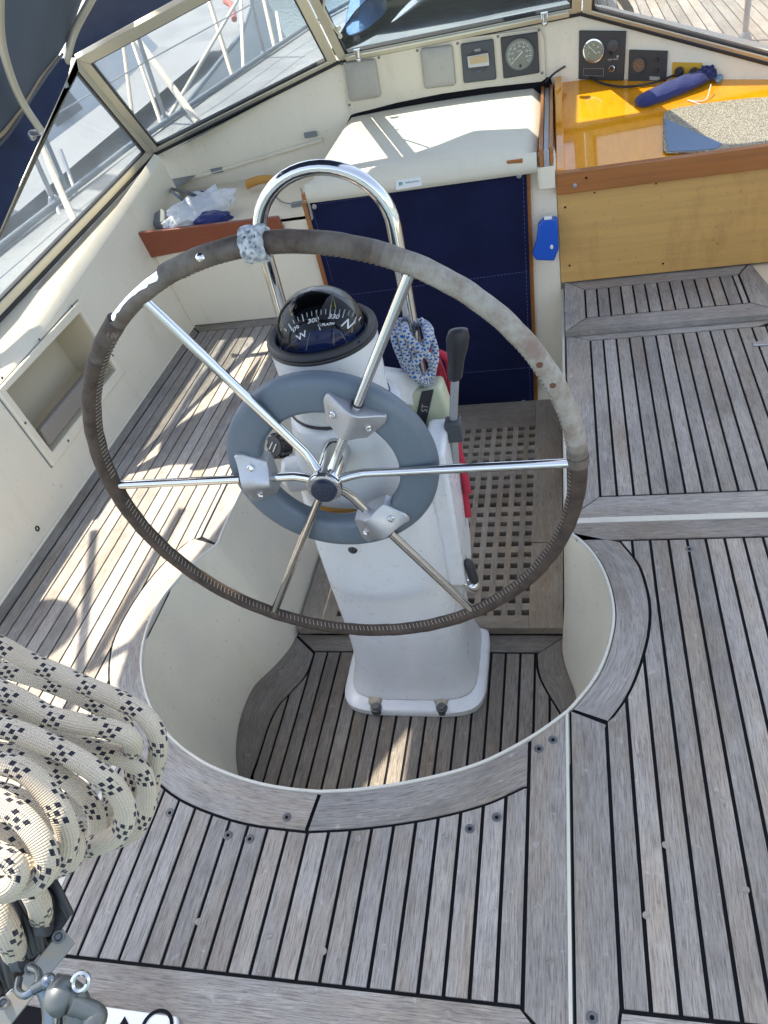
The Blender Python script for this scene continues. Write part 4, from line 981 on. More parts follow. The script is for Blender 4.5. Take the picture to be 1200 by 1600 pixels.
# blue scoop holder on bulkhead
BH = thing('winch_handle_holder', 'bright blue plastic holder fixed under the corner of the wooden box', 'holder', tuple(Y(852,400,2.9)))
m = MB(); q1 = [Y(x,y,2.90) for x,y in [(841,346),(850,337),(871,337),(872,352),(873,384),(866,402),(838,401),(832,392),(838,372)]]; m.prism(q1, (0,-.035,0)); obj('holder_body', m, M['blue'], BH, bevel=.006, seg=3)
m = MB(); c0 = Y(862,386,2.862); m.sphere(c0, (.006,.003,.009)); c1 = Y(857,340,2.862); m.box((c1.x-.015,c1.y-.003,c1.z-.006),(c1.x+.012,c1.y+.002,c1.z+.006)); obj('label_patch', m, M['whitemark'], BH)

# ------------------------------------------------------------------ left shelf
FD = MB(); FD.prism([Y(210,362,YF-.004), Y(436,336,YF-.004), Y(446,359,YF-.004), Y(233,401,YF-.004)], (0,-.022,0))
obj('shelf_fiddle', FD, M['mahog'], None, bevel=.003, label='red brown varnished board along the front of the port shelf', cat='board')
sp_ = lambda x, y, d=0: Z(x, y, ZT+d)
m = MB(); m.loft([[sp_(214,362,.002), sp_(264,356,.002), sp_(272,346,.002), sp_(238,350,.002)], [sp_(218,352,.02), sp_(258,346,.035), sp_(266,336,.05), sp_(252,325,.065)]])
obj('grey_box', m, M['boxgrey'], None, bevel=.004, label='grey plastic box in the port corner behind the red board', cat='box')
m = MB(); a = sp_(272,352,.04); b2 = sp_(352,308,.06); cb_ = (a+b2)/2
crumple(m, cb_, b2-a, .165, .062, .06, .22, 1.9); obj('plastic_bag', m, M['bag'], None, smooth=60, label='crumpled clear plastic bag behind the red brown board', cat='plastic bag')
m = MB(); crumple(m, sp_(330,345,.025), (1,.3,0), .075,.05,.035,.3,2.0,30,16,5); crumple(m, sp_(310,316,.07), (1,.3,0), .06,.04,.04,.3,2.0,30,16,9); obj('navy_cloth', m, M['pouch'], None, sub=1, label='small navy cloth bundle under the clear plastic bag', cat='cloth')
m = MB(); m.tube(curve([P(254,293,plS), sp_(290,300,.12), sp_(318,312,.08), sp_(335,322,.03)]), .007, 8)
hz = obj('black_hoses', m, M['charcoal'], None, label='pair of black hoses from the port wall running behind the plastic bag', cat='hoses')
m = MB(); m.tube(curve([P(256,296,plS)+V((.03,0,0)), sp_(272,302,.10), sp_(295,320,.05), sp_(310,332,.02)]), .006, 8); m.sphere(P(254,296,plS)+V((.03,0,0)), .016); m.sphere(P(256,288,plS)+V((.03,0,0)), .012); obj('grey_hose', m, M['toe'], hz)
m = MB(); c0 = sp_(410,285,.03); rings = []
for i in range(8):
    t = i/7; rings.append([c0+V((-.07+.14*t, .022*math.cos(2*math.pi*k_/12)*(1-.3*t), .02*math.sin(2*math.pi*k_/12)*(1-.25*t)+.012*math.sin(t*3))) for k_ in range(12)])
m.loft(rings); obj('wood_block', m, M['orange'], None, label='small amber wooden block on the port shelf beside the hatch', cat='block')
m = MB(); m.tube(curve([sp_(425,300,.01), sp_(440,315,.01), sp_(460,318,.012), sp_(474,312,.02), sp_(470,295,.03)]), .003, 6); m.box((-.02,-.012,0),(.02,.012,.015), frame(sp_(464,322,.0),(0,0,1)))
obj('shock_cord', m, M['boxgrey'], None, label='grey cord and cleat beside the top corner of the navy washboard', cat='cord')

# ------------------------------------------------------------------ pedestal
PX = -.055
PD = thing('steering_pedestal', 'white steering pedestal with compass on top, bolted to the teak floor', 'pedestal', (PX, 1.43, ZS))
def sup(cx, cy, z, hx, hy, e=2.6, n=40, tilt=0):
    o = []
    for k_ in range(n):
        a = 2*math.pi*k_/n; ca, sa = math.cos(a), math.sin(a)
        x = hx*abs(ca)**(2/e)*(1 if ca > 0 else -1); y = hy*abs(sa)**(2/e)*(1 if sa > 0 else -1)
        o.append(V((cx+x, cy+y, z+y*tilt)))
    return o
fl = MB(); fl.loft([sup(PX,1.445,ZS+.001,.203,.172,5), sup(PX,1.445,ZS+.018,.203,.172,5), sup(PX,1.445,ZS+.024,.196,.165,5), sup(PX,1.455,ZS+.03,.176,.15,4.5)])
obj('base_flange', fl, M['paint'], PD, smooth=50)
cl = MB()
secs = [(-.398,.192,.160,1.452,4.6,.0),(-.385,.182,.152,1.458,4.3,0),(-.36,.172,.147,1.464,4.0,0),(-.28,.160,.140,1.468,3.6,0),(-.15,.163,.140,1.462,3.3,0),(0,.168,.142,1.455,3.1,0),(.12,.168,.145,1.448,3.0,0),(.24,.162,.148,1.436,2.9,0),(.33,.152,.145,1.42,2.8,0),(.42,.136,.138,1.40,2.5,0),(.49,.124,.128,1.385,2.2,0),(.53,.119,.122,1.38,2.1,0),(.545,.110,.112,1.38,2.0,0)]
cl.loft([sup(PX,cy,z,hx,hy,e) for z,hx,hy,cy,e,_ in secs]); col_o = obj('column', cl, M['paint'], PD, sub=1, smooth=60)
bn = MB(); BC = Y(503, 517, 1.375)
Mb = Matrix.Translation((BC.x, BC.y, BC.z-.074)) @ Matrix.Rotation(R(1.5), 4, 'X') @ Matrix.Rotation(0,4,'Y')
bn.lathe([(.104,-.085),(.105,-.05),(.106,.0),(.1075,.045),(.1085,.063)], Mb, 48); obj('binnacle', bn, M['paint'], PD, smooth=40)
sm = MB(); sm.lathe([(.1055,-.088),(.1075,-.084),(.1055,-.080)], Mb, 48, cap=False); obj('seam_ring', sm, M['rubber'], PD)
CP = MB(); CP.lathe([(.104,.062),(.1100,.063),(.1112,.067),(.1090,.0695),(.1090,.071),(.1110,.0735),(.1100,.078),(.105,.083),(.097,.083),(.0925,.080),(.090,.075),(.083,.03)], Mb, 56, cap=False)
cpo = obj('compass', CP, M['rubber'], PD, smooth=35)
bw = MB(); bw.lathe([(.001,.030),(.06,.032),(.084,.05),(.0875,.084)], Mb, 40, cap=False); obj('bowl', bw, mat('dark_bowl', (.012,.02,.06), .15), cpo)
dm = MB(); prof = [(.0875*math.cos(a), .082+.080*math.sin(a)) for a in [i*math.pi/2/12 for i in range(13)]]; prof[-1] = (.0008, .162)
dm.lathe(prof, Mb, 48, cap=False); obj('dome', dm, M['dome'], cpo, smooth=80)
crdM = Mb @ Matrix.Translation((0,0,.006)) @ Matrix.Rotation(R(20), 4, 'X')
cdm = MB(); cdm.lathe([(.062,.062),(.072,.084),(.070,.088),(.001,.089)], crdM, 48); crd = obj('compass_card', cdm, mat('card_black', (.008,.009,.012), .3), cpo, smooth=30)
hb_ = MB(); rings = []
for i in range(13):
    el = R(0)+R(88)*i/12; rings.append([Mb @ V((.0855*math.cos(el)*math.cos(a), .0855*math.cos(el)*math.sin(a), .083+.077*math.sin(el))) for a in [R(-8)+R(196)*j_/28 for j_ in range(29)]])
hb_.loft(rings, closed=False); obj('shade_hood', hb_, mat('hood_black', (.004,.0045,.006), .35), cpo, fix=False)
cn = (crdM.to_3x3() @ V((0,0,1))).normalized(); cpl_ = (crdM @ V((0,0,.0895)), cn)
def cp(X_, Y_): return P(344+.3383*X_, 406+.3384*Y_, cpl_)
mk = MB(); tks = [(298,318),(316,296),(336,278),(357,264),(378,252),(400,244),(422,238),(444,233),(466,230),(488,228),(510,227),(532,227),(554,228),(576,230),(598,234),(618,240),(636,250),(650,264)]
ctr = (462, 395)
for i, (X_, Y_) in enumerate(tks):
    big = i % 3 == 1; L_ = .20 if big else .12
    mk.tube([cp(X_, Y_), cp(X_+(ctr[0]-X_)*L_*.45, Y_+(ctr[1]-Y_)*L_*1.1)], .0012 if big else .0008, 4)
obj('tick_marks', mk, M['whitemark'], crd)
def cardtext(tx, X_, Y_, size, rot_, nm='numeral'):
    p = cp(X_, Y_); xd = cp(X_+20*math.cos(R(rot_)), Y_-20*math.sin(R(rot_)))-p; xd.normalize(); text(nm, tx, size, frame(p+cn*.0022, cn, xd), M['whitemark'], crd, .15, .0003)
cardtext('300', 430, 284, .0155, 14); cardtext('330', 525, 266, .0155, -2); cardtext('270', 348, 322, .0115, 38); cardtext('W', 376, 356, .021, 30); cardtext('N', 588, 300, .029, -22)
cardtext('C.PLATH', 490, 302, .0085, 6, 'lettering')
bl_ = MB(); bl_.prism([cp(x, y)+cn*.0008 for x, y in [(330,372),(380,345),(450,325),(540,322),(620,345),(648,380),(600,420),(520,440),(430,440),(360,415)]], cn*.0006); obj('blue_reflection', bl_, mat('reflection_blue', (.005,.012,.05), .15), crd)  # blue reflection in the dome, painted flat on the card
bl_ = MB()
for q_ in ((300,420,380,345),(395,440,415,340),(530,440,525,330),(600,410,560,335)): bl_.tube([cp(q_[0],q_[1])+cn*.002, cp(q_[2],q_[3])+cn*.002], .0009, 4)
bl_.tube([cp(452,322)+cn*.002, cp(466,330)+cn*.002, cp(448,262)+cn*.010], .0012, 5); obj('pivot_frame', bl_, M['charcoal'], crd)
pn = MB(); pn.tube([cp(464,328)+cn*.003, cp(452,268)+cn*.006], .0011, 6); obj('pivot_pin', pn, M['whitemark'], crd)
yl = MB()
for pts__ in ([(515,240),(526,178),(540,236)], [(325,228),(338,268)]): yl.tube([cp(x, y)+cn*.008 for x, y in pts__], .0010, 5)
obj('lubber_lines', yl, M['yellowmark'], cpo)
# bolts
for (x, y) in ((587,1104),(690,1104)):
    p = Z(x, y, ZS+.03); 
    m = MB(); m.lathe([(.012,-.015),(.012,.004),(.0095,.006),(.001,.006)], frame(p, (0,0,1)), 6); m.lathe([(.016,-.02),(.016,-.002),(.006,-.001)], frame(p, (0,0,1)), 20); obj('bolt', m, M['screwm'], PD, smooth=30)
for (x, y) in ((587,1086),(690,1086)):
    p = Z(x, y+6, ZS+.028); m = MB(); m.sphere(p, (.021,.028,.009), 16, 10); obj('bolt_pad', m, mat('grimy_gelcoat', (.42,.37,.28), .6, noise=(60,(.25,.21,.16),.4,.7)) if x < 600 else bpy.data.materials['grimy_gelcoat'], PD)
ln = MB(); pa, pb_ = Y(580,1069,1.318), Y(682,1069,1.318)
# guard rail
gy = 1.55; GL = Y(400,345,gy); GRt = Y(617,362,gy)
gc = V(((GL.x+GRt.x)/2, gy, 0)); gr_ = (GRt.x-GL.x)/2; zc = .83
gp = [V((gc.x-gr_-.0, gy, .15)), V((gc.x-gr_, gy, .5)), V((gc.x-gr_, gy, .7))]+[V((gc.x+gr_*math.cos(a), gy, zc+gr_*.93*math.sin(a))) for a in [math.pi-i*math.pi/24 for i in range(25)]]+[V((gc.x+gr_, gy, .7)), V((gc.x+gr_, gy, .5)), V((gc.x+gr_, gy, .15))]
m = MB(); m.tube(gp, .0148, 20); obj('guard_rail', m, M['steel'], PD, smooth=80)
m = MB(); m.prism([(gc.x+gr_+.012,gy-.02,.40),(gc.x+gr_+.012,gy-.02,.49),(PX+.06,1.44,.57),(PX+.06,1.44,.50)], (0,.03,0)); obj('rail_bracket', m, M['paint'], PD, bevel=.006); m = MB(); m.prism([(gc.x-gr_-.012,gy-.02,.42),(gc.x-gr_-.012,gy-.02,.49),(PX-.06,1.44,.57),(PX-.06,1.44,.50)], (0,.03,0)); obj('rail_bracket', m, M['paint'], PD, bevel=.006)
# engine control on the starboard cheek
m = MB(); ch = [(1.36,.40),(1.47,.42),(1.53,.36),(1.53,.02),(1.46,-.06),(1.36,0.0)]; m.prism([(.095,y,z) for y,z in ch], (.045,0,0)); obj('control_cheek', m, M['paint'], PD, bevel=.010, seg=3)
ly = 1.45; g0, g1, g2, g3 = Y(716,516,ly), Y(711,590,ly), Y(708,660,ly), Y(707,700,ly)
m = MB(); m.tube([g3+V((0,0,-.06)), g2, g1], .009, 12, flat=.7); lv = obj('throttle_lever', m, M['satin'], PD)
m = MB(); dz = (g0-g1)
m.loft([[ (g1+dz*t)+V((wx*math.cos(2*math.pi*k_/16), wy*math.sin(2*math.pi*k_/16), 0)) for k_ in range(16)] for t, wx, wy in ((-.03,.012,.012),(.0,.0155,.013),(.35,.017,.014),(.6,.022,.015),(.85,.024,.016),(1.0,.020,.013),(1.03,.010,.006))]); obj('grip', m, M['black'], lv, smooth=50)
m = MB(); m.box((g2.x-.018, ly-.016, g2.z-.045), (g2.x+.018, ly+.016, g2.z+.008)); obj('lever_joint', m, M['charcoal'], lv, bevel=.004)
# gear lever low on the right
k0, k1 = Y(714,842,1.42), Y(728,905,1.40)
m = MB(); m.tube([k0, (k0+k1)/2+V((.008,0,0)), k1], .006, 10); m.tube([k1+V((-.03,0,.0)), k1+V((.018,-.01,-.01))], .013, 12); m.sphere(k1+V((.018,-.012,-.010)), .018); gl = obj('gear_lever', m, M['steel'], PD)
m = MB(); kk0, kk1 = Y(732,878,1.385), Y(741,908,1.37); m.tube([kk0+V((-.008,0,.008)), kk0, (kk0+kk1)/2, kk1, kk1+V((.004,0,-.008))], [.006,.014,.012,.014,.006], 12); obj('lever_knob', m, M['black'], gl, sub=1)
# left side fittings
cc_ = Y(431,697,1.40); m = MB(); Mk = frame(cc_, (-.5,-.8,.45)); m.lathe([(.026,-.03),(.027,.0),(.024,.006),(.001,.007)], Mk, 10)
for i in range(10):
    a = i*.628; m.box((.024,-.004,-.026),(.030,.004,.002), Mk @ Matrix.Rotation(a,4,'Z'))
ik = obj('friction_knob', m, M['black'], PD, smooth=30)
m = MB(); m.tube([Mk @ V((-.014,-.006,.008)), Mk @ V((0,.010,.008))], .0015, 5); m.tube([Mk @ V((-.002,-.012,.008)), Mk @ V((.012,.006,.008))], .0015, 5); obj('arrow_mark', m, M['whitemark'], ik)
m = MB(); a = Y(446,742,1.32); m.tube([a+V((.11,.02,0)), a+V((.01,0,0)), a+V((-.0,-.004,0)), a+V((-.006,-.005,0))], [.040,.040,.034,.014], 20); obj('drive_housing', m, M['paint'], PD, smooth=50)
ob_ = MB(); ob_.tube(curve([Y(496,789,1.290), Y(515,795,1.282), Y(535,796,1.280), Y(556,793,1.283), Y(572,787,1.290)]), .008, 10); obj('amber_strip', ob_, M['orange'], PD)
m = MB(); p_ = Y(552,857,1.30); m.lathe([(.012,-.01),(.011,.006),(.004,.012)], frame(p_, (0,-1,.2)), 14); obj('stop_button', m, M['black'], PD)
# cream box with strap
HB = thing('winch_handle_box', 'cream plastic box with a black strap behind the grey wheel ring', 'box', (.1, 1.52, .3))
m = MB(); bx = [Y(x,y,1.50) for x,y in [(632,640),(641,613),(688,606),(708,662),(700,690),(708,800),(690,780),(665,700)]]
m.prism(bx, (0,.06,0)); obj('box_body', m, M['hose'], HB, bevel=.010, seg=3)
m = MB(); sq = [Y(x,y,1.4985) for x,y in [(659,611),(678,608),(664,668),(650,650)]]; m.prism(sq, (0,-.003,0)); so_ = obj('strap', m, M['black'], HB, bevel=.001)
text('lettering', 'ST', .020, frame(Y(664,638,1.4945), (0,-1,0), (.25,0,1)), M['cover'], so_)
# shaft behind the hub
# ------------------------------------------------------------------ ropes on the guard rail
RB = thing('rope_hank', 'white and blue flecked rope hitched in a hank on the guard rail leg', 'rope', (.08, 1.53, .45), group=None)
dp = 1.66
def path(pts): return curve([D(x, y, dd) for x, y, dd in pts], 6)
def dpy(x, y, yy): return Y(x, y, yy)
def pth(pts): return curve([Y(x, y, yy) for x, y, yy in pts], 7)
rd = .0088
loops = [
 [(648,605,1.53),(640,590,1.52),(630,565,1.51),(618,535,1.51),(616,512,1.53),(628,502,1.56),(645,505,1.59),(662,505,1.58),(672,518,1.54),(664,536,1.51),(646,548,1.50),(634,560,1.50),(640,580,1.49),(655,592,1.49),(668,586,1.50),(678,570,1.52),(679,545,1.54),(668,515,1.56),(655,500,1.57)],
 [(660,606,1.54),(656,592,1.51),(650,578,1.495),(640,566,1.49),(634,548,1.495),(628,528,1.50),(624,515,1.52)],
 [(676,606,1.54),(672,594,1.52),(676,580,1.51),(672,560,1.495),(655,545,1.485),(642,532,1.49),(634,518,1.505),(632,508,1.53)],
 [(668,606,1.535),(664,596,1.50),(650,588,1.48),(640,578,1.485),(652,562,1.48),(664,545,1.49),(668,528,1.51),(664,512,1.54)],
]
for i, lp in enumerate(loops):
    m = MB(); m.tube(pth(lp), rd, 12); obj('strand', m, M['bluerope'], RB, smooth=80)
RD = thing('red_rope', 'red rope doubled over behind the blue flecked hank, its ends hanging beside the grating', 'rope', (.12, 1.56, .1))
for lp in ([(672,560,1.56),(684,552,1.57),(700,562,1.57),(704,585,1.57),(707,620,1.565),(711,660,1.55),(716,700,1.53),(724,735,1.51),(731,770,1.50)],
           [(664,556,1.57),(674,562,1.58),(686,572,1.58),(688,600,1.575),(694,640,1.57),(703,680,1.56),(716,720,1.54),(722,750,1.52),(729,790,1.50),(731,806,1.495)],
           [(628,556,1.585),(636,550,1.59),(660,548,1.59),(680,560,1.59),(692,590,1.585),(698,630,1.58),(700,650,1.575)]):
    m = MB(); m.tube(pth(lp), (.0092), 10); obj('strand', m, M['red'], RD, smooth=80)

# ------------------------------------------------------------------ steering wheel
WC = V((-.055, 1.183, .497)); th_ = R(-1.7); nW = V((0, -math.cos(th_), math.sin(th_))); e1 = V((1,0,0)); e2 = V((0, math.sin(th_), math.cos(th_))); e2 = -e2 if e2.z < 0 else e2
RW, rt_w = .472, .0180
SW = thing('steering_wheel', 'large six spoke steering wheel with worn leather covered rim', 'steering wheel', tuple(WC))
def wp(ang, r, k=0): a = R(ang); return WC + e1*(r*math.cos(a)) + e2*(r*math.sin(a)) + nW*k
def rk(a): return 1-.24*max(0, -math.sin(R(a)))**.8
def arc(mb, a0, a1, r, rt, n=180, nt_=14, tone=None, wob=0):
    path_ = []; N = max(3, int(abs(a1-a0)/2)); rings = []
    for i in range(N+1):
        a = a0+(a1-a0)*i/N; c = wp(a, r); rad = (c-WC).normalized(); q = []
        for k_ in range(nt_):
            b = 2*math.pi*k_/nt_; r2 = rt*rk(a)*(1+wob*math.sin(a*.7+3*b)+wob*.6*math.sin(a*1.9+b))
            q.append(c+rad*(r2*math.cos(b))+nW*(r2*math.sin(b)))
        rings.append(q)
    n0 = len(mb.f); mb.loft(rings, closed=True)
    if tone:
        for i in range(N):
            am = a0+(a1-a0)*(i+.5)/N
            for k_ in range(nt_): mb.tone[n0+i*nt_+k_] = tone(am % 360)
def tone(a):
    # worn pale on the right, dark elsewhere
    if a > 180: a -= 360
    def bump_(c, w, s=12): return max(0, min(1, (w-abs(a-c))/s+.5))
    return .12+.75*bump_(32, 30, 14)+.28*bump_(85, 25, 20)+.25*bump_(125, 20, 10)
lr = MB(); bare0, bare1 = 112, 129
arc(lr, 2, bare0, RW, rt_w, tone=tone, wob=.03); arc(lr, bare1, 360+1.2, RW, rt_w, tone=tone, wob=.03)
obj('leather_cover', lr, M['leather'], SW, smooth=70)
rm = MB(); arc(rm, 105, 136, RW, .0135); obj('rim', rm, M['steel'], SW, smooth=70)
# ragged strips of leather still hugging the inner half of the bare patch
rg_ = MB(); rings = []
for i in range(25):
    a = 109+24*i/24; c = wp(a, RW); rad = (c-WC).normalized(); q = []
    for k_ in range(9):
        b = R(62+26*abs(math.sin(i*1.1))*(.5+.5*math.sin(i*.37)))+R(205)*k_/8; q.append(c+rad*(.0168*math.cos(b))+nW*(.0168*math.sin(b)))
    rings.append(q)
rg_.loft(rings, closed=False); obj('torn_leather', rg_, M['leather'], SW, solid=.002, fix=False)
stt = MB(); a = -175
while a < 176:
    if not (109 < a < 133):
        b = R(155); rad = lambda an: (wp(an, RW)-WC).normalized()
        p0 = wp(a, RW)+rad(a)*(rt_w*rk(a)*1.05*math.cos(R(176)))+nW*(rt_w*rk(a)*1.05*math.sin(R(176)))
        p1 = wp(a+.45, RW)+rad(a)*(rt_w*rk(a)*1.05*math.cos(R(136)))+nW*(rt_w*rk(a)*1.05*math.sin(R(136)))
        stt.tube([p0, p1], .0011, 4, cap=False)
    a += 1.15
    if 109 < a < 110.2: obj('stitching', stt, mat('waxed_thread_upper', (.26,.22,.17), .7), SW); stt = MB()
obj('stitching', stt, mat('waxed_thread', (.26,.22,.17), .7), SW)
for a in (1.0, 359.0):
    m = MB(); 
sh2 = MB(); sh2.lathe([(.060,-.16),(.050,-.11),(.042,-.086),(.030,-.084)], frame(WC, nW, e1), 32); obj('shaft_housing', sh2, M['paint'], PD, smooth=50)
jr = MB(); arc(jr, -.3, 1.9, RW, rt_w*1.09); obj('seam_band', jr, M['leather'], SW)
# nail like marks on the pale part
for a in (28, 22.5):
    m = MB(); c = wp(a, RW)+nW*rt_w*.96; m.lathe([(.006,-.001),(.005,.0015),(.002,.0012)], frame(c, nW), 10); obj('rivet', m, mat('rust', (.12,.05,.03), .8) if a == 28 else bpy.data.materials['rust'], SW)
m = MB(); c = wp(118.5+0, RW)+nW*rt_w*.7; m.sphere(wp(101.8, RW)+nW*.0125+V((0,0,.004)), (.010,.009,.008)); obj('bare_spot', m, M['steel'], SW)
for ang in (0, 60, 120, 180, 240, 300):
    m = MB(); m.tube([wp(ang, .026, .014), wp(ang, .045, .006), wp(ang, .07, .0), wp(ang, RW-.012)], .0092, 14); obj('spoke', m, M['steel'], SW, smooth=80)
hm = MB(); Mh = frame(WC, nW, e1); hm.lathe([(.029,-.085),(.030,-.03),(.030,.028),(.0345,.030),(.0350,.040),(.033,.044),(.026,.045)], Mh, 36); obj('hub', hm, M['steel'], SW, smooth=35)
hm = MB(); hm.lathe([(.026,.040),(.0255,.048),(.0235,.0535),(.012,.0555),(.001,.056)], Mh, 32); hc = obj('hub_cap', hm, mat('hub_cap_navy', (.015,.022,.045), .35), SW, smooth=40)
hm = MB(); hm.lathe([(.0125,.0556),(.0125,.0566),(.0115,.0566),(.0115,.0556)], Mh, 24, cap=False); hm.tube([Mh @ V((-.006,-.004,.0562)), Mh @ V((-.006,.005,.0562)), Mh @ V((0,-.001,.0562)), Mh @ V((.006,.005,.0562)), Mh @ V((.006,-.004,.0562))], .0009, 4); obj('emblem', hm, M['charcoal'], hc)
# grey ring ahead of the spokes
Rm = frame(WC-nW*.014, nW, e1)
prof = [(.143,-.030),(.138,-.020),(.138,-.002),(.142,.006),(.150,.009),(.196,.003),(.207,-.002),(.2125,-.011),(.2125,-.026),(.208,-.033),(.152,-.036),(.143,-.030)]
m = MB(); m.lathe(prof, Rm, 96, cap=False); obj('grey_ring', m, M['ringgrey'], SW, smooth=50)
# clamps
def clamp():
    m = MB(); prof_ = []
    N = 20; rings = []
    for s in (0, .12, .3, .5, .7, .88, 1):
        r_ = .118+.064*s; wd_ = .040+.020*min(1,s*1.4)-.004*max(0,s-.85)*6
        ring_ = []
        for i in range(N+1):
            u = -1+2*i/N; hgt = .005+.019*math.exp(-(u*1.9)**2)+.008*(1-u*u); top_ = .004
            ring_.append((r_+.012*(1-u*u)*(s-.5)*(-1 if s > .5 else .4), u*wd_, hgt))
        ring_ += [(p[0], p[1], -.026) for p in reversed(ring_)]
        rings.append(ring_)
    return rings
for ang in (60, 180, 300):
    a = R(ang); ra = e1*math.cos(a)+e2*math.sin(a); ta_ = -e1*math.sin(a)+e2*math.cos(a)
    m = MB(); m.loft([[WC+ra*p[0]+ta_*p[1]+nW*(p[2]-.006) for p in r] for r in clamp()])
    co = obj('clamp', m, M['satin'], SW, bevel=.002, smooth=45)
    for sgn in (-1, 1):
        s_ = MB(); c = WC+ra*.150+ta_*(.034*sgn)+nW*(.0095); s_.lathe([(.0068,-.006),(.0068,.003),(.005,.004),(.0035,.001),(.0005,.001)], frame(c, (nW+ta_*.45*sgn).normalized()), 14); obj('clamp_screw', s_, M['steel'], co)
    s_ = MB(); c = WC+ra*.184; s_.lathe([(.0115,-.001),(.0115,.001),(.009,.001)], frame(c, ra), 16); obj('grommet', s_, M['rubber'], co)
# turk's head knot
kn = MB(); ka = 90.6
for s in range(3):
    pp_ = []
    for i in range(61):
        t = i/60*2*math.pi*2; off = 2.0*math.sin(t*1.5+s*2.09); an = ka+off; b = t+s*2.09/1.0
        c = wp(an, RW); rad = (c-WC).normalized(); r_ = rt_w+.0055+.002*math.sin(t*3+s)
        pp_.append(c+rad*(r_*math.cos(b))+nW*(r_*math.sin(b)))
    kn.tube(pp_, .0046, 8)
arc(kn, ka-2.2, ka+2.2, RW, rt_w+.003)
KN = thing('turks_head_knot', 'white cord knot ring tied around the top of the wheel rim', 'knot', tuple(wp(ka, RW)))
obj('cord', kn, M['knot'], KN, smooth=80)

# ------------------------------------------------------------------ mainsheet coil and block, close to the camera
RC = thing('mainsheet_coil', 'thick cream mainsheet rope with black flecks hanging in loose loops at the left edge', 'rope', tuple(D(60,1250,.62)))
r_c = .0104
def coil(pts, r=r_c):
    m = MB(); m.tube(curve([D(x, y, dd) for x, y, dd in pts], 8), r*.80, 16); obj('loop', m, M['sheet'], RC, smooth=80)
coil([(-70,975,.56),(0,1008,.56),(47,1034,.56),(93,1053,.56),(140,1074,.555),(187,1094,.55),(222,1115,.55),(242,1140,.55),(247,1165,.555),(243,1195,.57),(236,1225,.58),(230,1260,.59),(215,1290,.60),(180,1312,.61),(140,1322,.61)], .0084)
coil([(-60,1030,.60),(40,1056,.60),(110,1082,.60),(160,1108,.60),(192,1130,.60),(205,1165,.60),(208,1200,.60),(200,1240,.60),(170,1262,.6),(130,1262,.6),(100,1240,.6)], .0080)
coil([(-70,1050,.52),(0,1078,.52),(40,1098,.52),(75,1118,.52),(120,1130,.52),(165,1138,.525),(198,1150,.53),(208,1164,.54),(196,1176,.55),(150,1170,.56),(90,1155,.57),(20,1150,.57)], .0086)
coil([(-70,1090,.54),(0,1112,.54),(50,1138,.54),(100,1158,.54),(150,1172,.54),(195,1186,.545),(222,1205,.55),(230,1240,.555),(222,1280,.56),(200,1305,.57),(165,1312,.575),(120,1300,.58)], .0080)
coil([(-70,1120,.50),(0,1135,.50),(50,1152,.50),(100,1175,.50),(148,1204,.50),(182,1235,.505),(196,1268,.51),(188,1298,.515),(162,1316,.52),(128,1326,.53)], .0088)
coil([(-60,1165,.56),(30,1180,.56),(90,1210,.56),(130,1240,.56),(150,1275,.56),(148,1310,.56),(120,1335,.56),(80,1345,.56)], .0080)
coil([(-70,1180,.47),(0,1192,.47),(40,1206,.47),(75,1240,.47),(98,1278,.47),(106,1312,.475),(98,1340,.48),(78,1356,.485),(40,1368,.49)], .0086)
coil([(-60,1225,.50),(10,1240,.50),(60,1265,.50),(100,1295,.50),(118,1320,.505),(108,1348,.51),(70,1362,.52),(20,1368,.52)], .0078)
coil([(-60,1238,.455),(0,1254,.455),(36,1280,.452),(62,1312,.45),(74,1342,.45),(66,1368,.452),(44,1382,.455),(0,1388,.46),(-40,1380,.46)], .0088)
coil([(-60,1292,.47),(0,1300,.47),(30,1322,.465),(46,1350,.462),(36,1378,.462),(10,1392,.462),(-40,1392,.46)], .0084)
coil([(-60,1330,.45),(-20,1328,.445),(14,1342,.44),(28,1362,.44),(18,1384,.44),(-10,1395,.44),(-50,1392,.44)], .0078)
coil([(-40,1100,.64),(60,1160,.64),(130,1200,.64),(170,1225,.63),(160,1290,.62),(110,1290,.62),(60,1260,.62)], .0078)
coil([(38,1375,.512),(52,1394,.508),(62,1415,.516),(64,1436,.535)], .0095)
coil([(-20,1400,.51),(0,1430,.508),(14,1460,.512),(24,1488,.534)], .0105)
# block
BK = thing('mainsheet_block', 'black triple sheave mainsheet block with steel straps in the bottom left corner', 'block', tuple(D(20,1480,.5)))
vw = (CAM-D(40,1480,.5)).normalized()
def dpoly_(pts, dep): return [D(x, y, dep) for x, y in pts]
m = MB(); m.prism(dpoly_([(-60,1378),(50,1376),(78,1370),(90,1394),(111,1431),(95,1455),(60,1494),(25,1538),(0,1562),(-60,1620)], .540), -vw*.022)
for a_, b_ in (((60,1372),(76,1440)), ((24,1380),(66,1482)), ((8,1384),(58,1488)), ((-8,1390),(50,1494)), ((-30,1400),(20,1540)), ((-60,1440),(0,1560))):
    m.tube([D(*a_, .536), D((a_[0]+b_[0])/2+6, (a_[1]+b_[1])/2-4, .528), D(*b_, .534)], .0042, 8)
m.tube([D(80,1374,.534), D(92,1396,.532), D(109,1431,.532)], .0035, 8)
obj('block_body', m, M['black'], BK, bevel=.001)
for pts_ in ([(40,1390),(58,1398),(74,1424),(70,1440),(58,1436)], [(-20,1412),(4,1424),(36,1478),(24,1492),(0,1480)]):
    s_ = MB(); s_.tube([D(x, y, .534) for x, y in ((pts_[2][0]+2, pts_[2][1]+14), (pts_[2][0]-12, pts_[2][1]+16))], .010, 14); obj('sheave', s_, M['charcoal'], BK)
